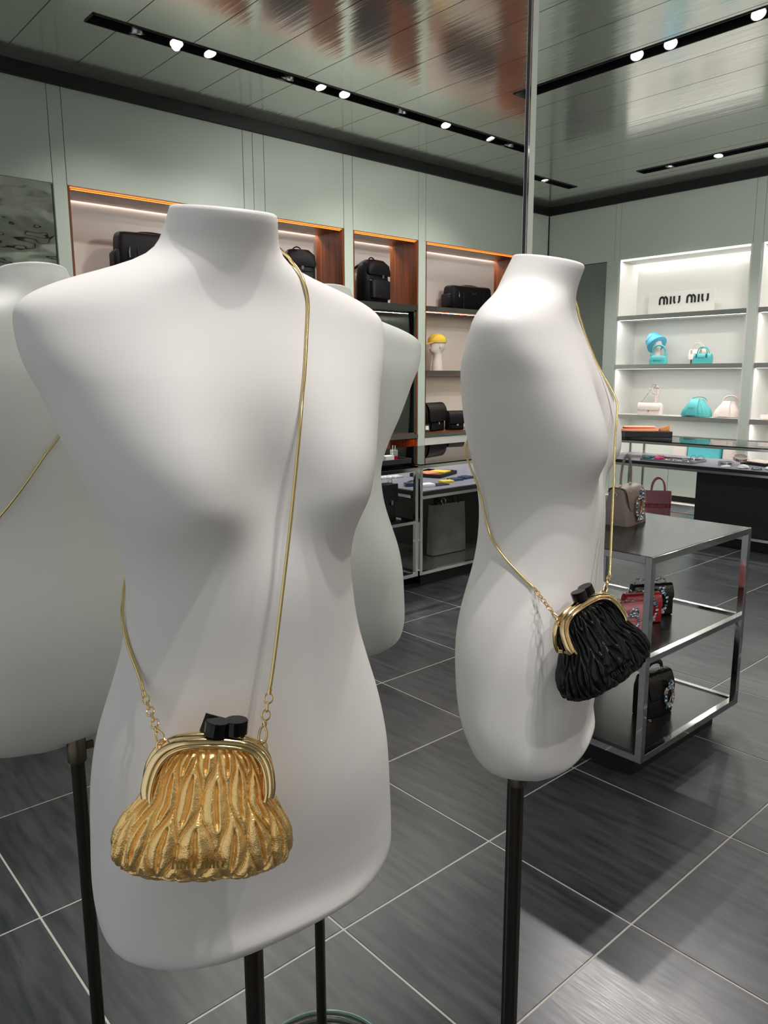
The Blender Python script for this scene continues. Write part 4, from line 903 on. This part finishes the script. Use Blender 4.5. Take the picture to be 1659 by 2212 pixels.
def belt(loc, rz, r, m, label, rx=0.0, w=.034):
    t = empty('rolled_belt', loc, rz, label, 'belt'); t.rotation_euler = (rx, 0, rz)
    N = 72; vs = []; fs = []; 
    for k in range(N):
        a = 2 * PI * k / 36; rr = r - .003 * k / 36
        for q in (rr, rr - .0022):
            for z in (0, w): vs.append((q * math.cos(a), q * math.sin(a) * .9, z))
    for k in range(N - 1):
        a = k * 4; b = a + 4; fs += [(a, b, b + 1, a + 1), (a + 2, a + 3, b + 3, b + 2), (a + 1, b + 1, b + 3, a + 3), (a, a + 2, b + 2, b)]
    fs += [(0, 1, 3, 2), ((N - 1) * 4, (N - 1) * 4 + 2, (N - 1) * 4 + 3, (N - 1) * 4 + 1)]
    MB().add(vs, fs).build('belt_strap', m, t, ang=50)
    # lettering wrapped round the front
    lg = logo_mb(.018, .0004, .22); out = []
    for v in lg.v:
        a = -PI / 2 + v[0] / r; rr = r + .0004 - v[1]; out.append((rr * math.cos(a), rr * math.sin(a) * .9, v[2] + (w - .018) / 2))
    lg.v = out; lg.build('lettering', INK, t, smooth=False)
    MB().tube([(r * .6, -r * .9 - .004, 0), (r * .6 + .02, -r * .85 - .004, 0), (r * .6 + .02, -r * .85 - .004, w), (r * .6, -r * .9 - .004, w)], .0018, 6, closed=True).build('buckle', GOLDM, t, ang=60)
    return t
LIL = mat('pale_grey_leather', (.52, .48, .50), .5)
belt((6.72, 3.03, DZ + .0012), -.9, .060, LIL, 'rolled pale grey lettered belt standing on the table deck')
belt((6.85, 2.96, DZ + .046), -.9, .060, BLUSH, 'rolled cream lettered belt leaning on the grey one', rx=.42)
for k, (lx, ly, a, b, hh, m, lb) in enumerate(((6.62, 2.98, .055, .035, .012, WHITE, 'flat white lace pouch in front of the belts'), (6.62, 2.83, .065, .045, .030, WHITE, 'white quilted purse right of the belts'), (6.60, 2.71, .050, .045, .022, JEWEL, 'crystal-covered pouch beside the white purse'), (6.68, 2.60, .085, .060, .028, WHITE, 'white lace bag at the right edge inside the table'))):
    lump('pouch', (lx, ly, DZ), .3 * k, a, b, hh, m, lb, 'pouch')
bx = empty('presentation_box', (6.98, 2.83, DZ), -.4, 'low black box with a pink cloth inside the long table', 'box')
MB().box(-.10, .10, -.14, .14, 0, .025, .002).build('box_base', BLACK, bx, ang=20)
MB().box(-.09, .09, -.13, .13, .025, .032, .003).build('pink_cloth', BLUSH, bx, ang=20)

# --- goods in the mirror's room: walnut shelves (real things behind the photographer)
def back_item(X, Yv): return (X, 2 * MIRROR_Y - Yv)
S1 = 2.1855
def backpack(X, Yv, w, h, d, rz, label):
    x, y = back_item(X, Yv); t = empty('backpack', (x, y, S1), PI + rz, label, 'backpack', None)
    MB().loft([(0, w / 2 - .015, d / 2 - .015, 0, 0, 4.5), (.012, w / 2, d / 2, 0, 0, 4.5), (h * .6, w / 2 * 1.02, d / 2, 0, 0, 4.2), (h * .82, w / 2 * .98, d / 2 * .96, 0, 0, 3.6), (h * .94, w / 2 * .86, d / 2 * .8, 0, .01, 3), (h, w / 2 * .62, d / 2 * .5, 0, .02, 3)], 36).build('main_body', NYLON, t, ang=60)
    MB().loft([(h * .10, w * .36, .03, 0, -d / 2, 5), (h * .12, w * .40, .045, 0, -d / 2, 5), (h * .52, w * .40, .042, 0, -d / 2, 5), (h * .56, w * .36, .02, 0, -d / 2, 5)], 28).build('front_pocket', NYLON, t, ang=60)
    MB().loft([(h * .66, w * .47, .012, 0, -d / 2 - .002, 6), (h * .72, w * .49, .03, 0, -d / 2 + .01, 5), (h * .90, w * .45, .05, 0, -d / 2 * .7, 4), (h * 1.01, w * .32, .07, 0, -d * .1, 3)], 28).build('lid_flap', NYLON, t, ang=60)
    handle(MB(), w * .28, .05, h * .97, .01, .006).build('top_handle', NYLON, t, ang=60)
    for sx in (-1, 1): MB().tube(smooth_path([(sx * w * .3, d / 2 - .02, h * .92), (sx * w * .45, d / 2 + .045, h * .75), (sx * w * .55, d / 2 + .05, h * .35), (sx * w * .47, d / 2 - .005, .03)], .03), .013, 8, flat=.5).build('shoulder_strap', NYLON, t, ang=60)
    MB().box(-.012, .012, -d / 2 - .05, -d / 2 - .040, h * .58, h * .66, .002).build('metal_badge', CHROME, t, ang=20)
    MB().box(w * .42, w * .50, -d / 2 - .02, -d / 2 - .01, h * .50, h * .53, .001).build('side_buckle', CHROME, t, ang=20)
    return t
backpack(4.29, 6.02, .31, .42, .16, .25, 'black nylon backpack with top loop, just right of the front torso\'s neck')
backpack(5.20, 6.02, .36, .41, .18, -.2, 'black nylon backpack on the shelf above the glazed vitrine')
def duffel(X, Yv, w, h, d, rz, label, lumpy=.0):
    x, y = back_item(X, Yv); t = empty('travel_bag', (x, y, S1), PI + rz, label, 'bag', None)
    MB().loft([(0, w / 2 - .015, d / 2 - .015, 0, 0, 6), (.012, w / 2, d / 2, 0, 0, 6), (h * .55, w / 2 * 1.01, d / 2 * 1.02, 0, 0, 6), (h * .90, w / 2 * 1.0, d / 2 * .95, 0, 0, 5), (h * .975, w / 2 * .97, d / 2 * .8, 0, 0, 5), (h, w / 2 * .93, d / 2 * .6, 0, 0, 5)], 40).build('main_body', NYLON, t, ang=60)
    for sx in (-1, 1): MB().loft([(h * .12, .012, d * .36, sx * w / 2, 0, 5), (h * .15, .035, d * .38, sx * w / 2, 0, 5), (h * .6, .033, d * .38, sx * w / 2, 0, 5), (h * .66, .012, d * .34, sx * w / 2, 0, 5)], 20).build('end_pocket', NYLON, t, ang=60)
    for sx in (-.24, .24): MB().tube([(sx * w, -d / 2 - .004, .01), (sx * w, -d / 2 - .006, h * .6), (sx * w, -d / 2 * .8, h * .93), (sx * w * .8, -.01, h * 1.02), (sx * w, d / 2 * .8, h * .93)], .010, 6, flat=.35).build('webbing', NYLON, t, ang=60)
    handle(MB(), w * .42, h * .06, h * .97, -.02, .008).build('handle', NYLON, t, ang=60)
    MB().box(-.035, .035, -d / 2 - .012, -d / 2 - .004, h * .62, h * .72, .002).build('badge', mat('dull_badge', (.05, .05, .05), .3, .6), t, ang=20)
    MB().tube([(w * .36, -d / 2 - .006, h * .70), (w * .37, -d / 2 - .012, h * .60), (w * .365, -d / 2 - .010, h * .50)], [.004, .007, .005], 8).build('zip_pull', CHROME, t, ang=60)
    return t
duffel(2.86, 6.02, .56, .40, .22, .12, 'large black nylon travel bag on the top shelf, left of the front torso\'s neck')
duffel(6.61, 6.02, .60, .265, .20, .10, 'boxy black nylon duffel on the top shelf above the capped head')
x, y = back_item(6.135, 6.02)
H2 = head((x, y, 1.5255), -1.153, 'white head-shaped stand wearing the yellow and green cap', sc=.88)
cp = empty('peaked_cap', (x, y - .003, 1.835), -1.153, 'yellow and green peaked cap on the display head', 'cap')
def dome(a0, a1, m, name):
    vs = []; fs = []; n = 16; kk = 10
    for i in range(kk + 1):
        e = -.25 + (PI / 2 + .25) * i / kk
        for j in range(n + 1):
            a = a0 + (a1 - a0) * j / n; vs.append((.083 * math.cos(e) * math.cos(a), .108 * math.cos(e) * math.sin(a), .080 * math.sin(e) + .012))
    for i in range(kk):
        for j in range(n): p = i * (n + 1) + j; fs.append((p, p + 1, p + n + 2, p + n + 1))
    return MB().add(vs, fs).build(name, m, cp, ang=60)
dome(.72 * PI, 1.5 * PI + .2, YEL, 'yellow_panel'); dome(0, PI * .72, GRN, 'green_panel'); dome(-PI / 2 + .2, 0, GRNK, 'dark_panel')
vs = []; fs = []
for j in range(15):
    a = -PI / 2 - .85 + 1.7 * j / 14; u = math.cos((j - 7) / 7 * PI / 2)
    for k in (0, 1):
        r1 = 1 + .62 * u * k; vs.append((.083 * math.cos(a) * (1 + .15 * k * u), .106 * math.sin(a) * r1, -.008 - .018 * k * u)); vs.append((.083 * math.cos(a) * (1 + .15 * k * u), .106 * math.sin(a) * r1, -.012 - .018 * k * u))
for j in range(14):
    p = j * 4; fs += [(p, p + 2, p + 6, p + 4), (p + 1, p + 5, p + 7, p + 3), (p + 2, p + 3, p + 7, p + 6), (p, p + 4, p + 5, p + 1)]
MB().add(vs, fs).build('peak', YEL, cp, ang=50)
def messenger(X, Yv, w, h, d, rz, label):
    x, y = back_item(X, Yv); t = empty('messenger_bag', (x, y, .8703), PI + rz, label, 'bag', None)
    MB().loft([(0, w / 2 - .01, d / 2 - .01, 0, 0, 6), (.008, w / 2, d / 2, 0, 0, 6), (h * .7, w / 2, d / 2, 0, 0, 5), (h * .95, w / 2 - .004, d / 2 * .8, 0, 0, 4), (h, w / 2 - .02, d / 2 * .5, 0, 0, 4)], 36).build('body', NYLON, t, ang=60)
    prof = smooth_path([(0, d * .4, h * .88), (0, d * .2, h + .006), (0, -d * .25, h + .006), (0, -d * .5 - .006, h * .85), (0, -d * .55 - .012, h * .62), (0, -d * .55 - .014, h * .36)], .012)
    vs = []; fs = []
    for i, p in enumerate(prof):
        k = 1 if i < len(prof) - 2 else .93
        for u in np.linspace(-1, 1, 9): vs += [(w * .49 * u * k, p.y, p.z), (w * .49 * u * k, p.y + .006, p.z - .002)]
    for i in range(len(prof) - 1):
        for j in range(8): a = (i * 9 + j) * 2; fs += [(a, a + 2, a + 20, a + 18), (a + 1, a + 19, a + 21, a + 3)]
        for j in (0, 8): a = (i * 9 + j) * 2; fs.append((a, a + 18, a + 19, a + 1))
    a = (len(prof) - 1) * 18
    for j in range(8): fs.append((a + 2 * j, a + 2 * j + 2, a + 2 * j + 3, a + 2 * j + 1))
    MB().add(vs, fs).build('flap', NYLON, t, ang=50)
    MB().box(-.012, .012, -d * .55 - .02, -d * .55 - .010, h * .24, h * .34, .002).build('clip', CHROME, t, ang=20)
    MB().loft([(.02, w * .36, .01, 0, -d / 2 - .004, 6), (h * .3, w * .36, .014, 0, -d / 2 - .004, 6)], 20).build('front_pocket', NYLON, t, ang=60)
    return t
messenger(6.06, 6.03, .38, .30, .15, -.25, 'large black nylon messenger bag on the walnut counter, seen in the mirror')
messenger(6.375, 5.98, .20, .205, .12, .3, 'small black nylon flap bag in front of the large messenger bag')
x, y = back_item(5.865, 5.90)
pc = empty('price_stand', (x, y, .8716), PI + .3, 'small black easel card beside the messenger bag', 'price card')
MB().box(-.035, .035, -.004, .004, 0, .085, .001).xf(Matrix.Rotation(-.2, 4, 'X')).build('card_frame', BLACK, pc, ang=20)
MB().box(-.022, .022, -.0052, -.0042, .025, .068).xf(Matrix.Rotation(-.2, 4, 'X')).build('card_face', WHITE, pc, smooth=False)
# --- on the mirrored rack and table
t = empty('briefcase', (3.36, -2.10, .4873), .1, 'black leather briefcase with silver clasps on the rack shelf', 'briefcase')
t.rotation_euler = (0, 0, PI + .1)
MB().loft(rbox(.36, .10, .26, 7, 0, .012), 40).build('body', mat('black_saffiano', (.012, .011, .014), .3), t, ang=50)
MB().box(-.182, .182, -.056, -.048, .13, .262, .002).build('flap', mat('black_saffiano', (.012, .011, .014), .3), t, ang=30)
handle(MB(), .14, .05, .258, 0, .007).build('handle', BLKL, t, ang=60)
for sx in (-1, 1):
    MB().box(sx * .13 - .008, sx * .13 + .008, -.062, -.054, .115, .150, .002).build('clasp', CHROME, t, ang=20)
    MB().tube([(sx * .16, -.01, .255), (sx * .16, -.01, .285), (sx * .13, -.01, .285), (sx * .13, -.01, .255)], .003, 6).build('handle_post', CHROME, t, ang=60)
t = tote((4.24, -2.235, .1165), PI + .02, .37, .085, .395, GREYL, 'tall grey metallic leather tote on the bottom shelf, seen in the mirror', hh=.0, flare=-.04)
handle(MB(), .19, .13, .385, -.028, .008, .5).build('handle', BLKL, t, ang=60); handle(MB(), .19, .11, .385, .026, .008, .5).build('handle', BLKL, t, ang=60)
t.name = 'tote_bag'
t2 = empty('padlock_charm', (4.14, -2.175, .5125), PI, 'chrome bag charm hanging at the top edge of the grey tote', 'charm')
mb = MB(); link_ring(mb, (0, 0, .030), .022, .003, (1, 0, 0), (0, .2, .98)); mb.gem((0, 0, .004), .016); mb.build('charm', CHROME, t2, smooth=False)
def trayset(loc, rz, w, d, h, label):
    t = tray(loc, rz, w, d, h, BLACK, label); tag(t, label, 'tray'); return t
trayset((3.50, -2.115, GZ), .02, .30, .20, .035, 'black tray holding the perfume bottle on the mirrored glass top')
pf = empty('perfume_bottle', (3.60, -2.14, GZ + .0063), .2, 'clear perfume bottle half filled with red, on a black tray', 'perfume')
MB().box(-.022, .022, -.018, .018, 0, .034, .002).build('red_perfume', PERF, pf, ang=20)
MB().box(-.0225, .0225, -.0185, .0185, .0345, .082, .003).build('bottle_shoulder', mat('frosted_silver', (.75, .75, .75), .12, .9), pf, ang=20)
MB().tube([(-.010, 0, .082), (-.010, 0, .112), (.010, 0, .112), (.010, 0, .082)], .0045, 8).build('cap_loop', CHROME, pf, ang=60)
cd = MB().box(-.04, .04, -.03, .03, 0, .05, .002).build('white_box', WHITE, None, ang=20); cd.location = (3.50, -2.10, GZ + .0063); tag(cd, 'small white carton left of the perfume bottle', 'box')
trayset((4.36, -2.50, DZ), -.35, .34, .26, .028, 'black tray with coral and yellow wallets inside the mirrored table')
def wallet(loc, rz, w, d, h, m, label, group=None):
    t = empty('wallet', loc, rz, label, 'wallet', group)
    MB().box(-w / 2, w / 2, -d / 2, d / 2, 0, h, .002).build('leather', m, t, ang=20)
    MB().box(-.008, .008, -d / 2 - .001, -d / 2 + .012, h, h + .0015).build('snap', GOLDM, t, smooth=False); return t
wallet((4.29, -2.50, DZ + .0063), .2, .12, .16, .024, CORAL, 'coral wallet in the black tray')
wallet((4.43, -2.50, DZ + .0063), -.3, .13, .14, .024, YEL, 'yellow wallet in the black tray')
wallet((4.13, -2.14, DZ), .3, .10, .07, .016, YEL, 'small yellow card holder on the grey deck')
wallet((4.26, -2.17, DZ), .1, .11, .08, .016, BLUEL, 'navy wallet right of the yellow card holder')
wallet((4.40, -2.19, DZ), -.1, .11, .08, .018, BLUEL, 'second navy wallet, farther right on the grey deck')
wallet((3.87, -2.10, DZ), .3, .12, .09, .020, WHITE, 'white wallet near the corner of the mirrored table')
wallet((3.98, -2.08, DZ), .1, .16, .08, .008, BLACK, 'flat black card case beside the white wallet')
wallet((3.78, -2.18, DZ), .5, .06, .06, .026, BLUEL, 'small dark earphone case near the table corner')
wallet((3.99, -2.62, DZ), .2, .20, .10, .014, mat('patterned_white', (.6, .57, .6), .5, vary=.8, vscale=60), 'white patterned long wallet at the back of the deck')
wallet((3.86, -2.22, DZ), -.2, .10, .03, .03, CHROME, 'chrome-trimmed glasses case behind the white wallet')
# keep names free of numbering words
for o in list(bpy.data.objects):
    if o.type == 'MESH' and o.name.startswith('wall_mirror_glass'): o.name = 'mirror'
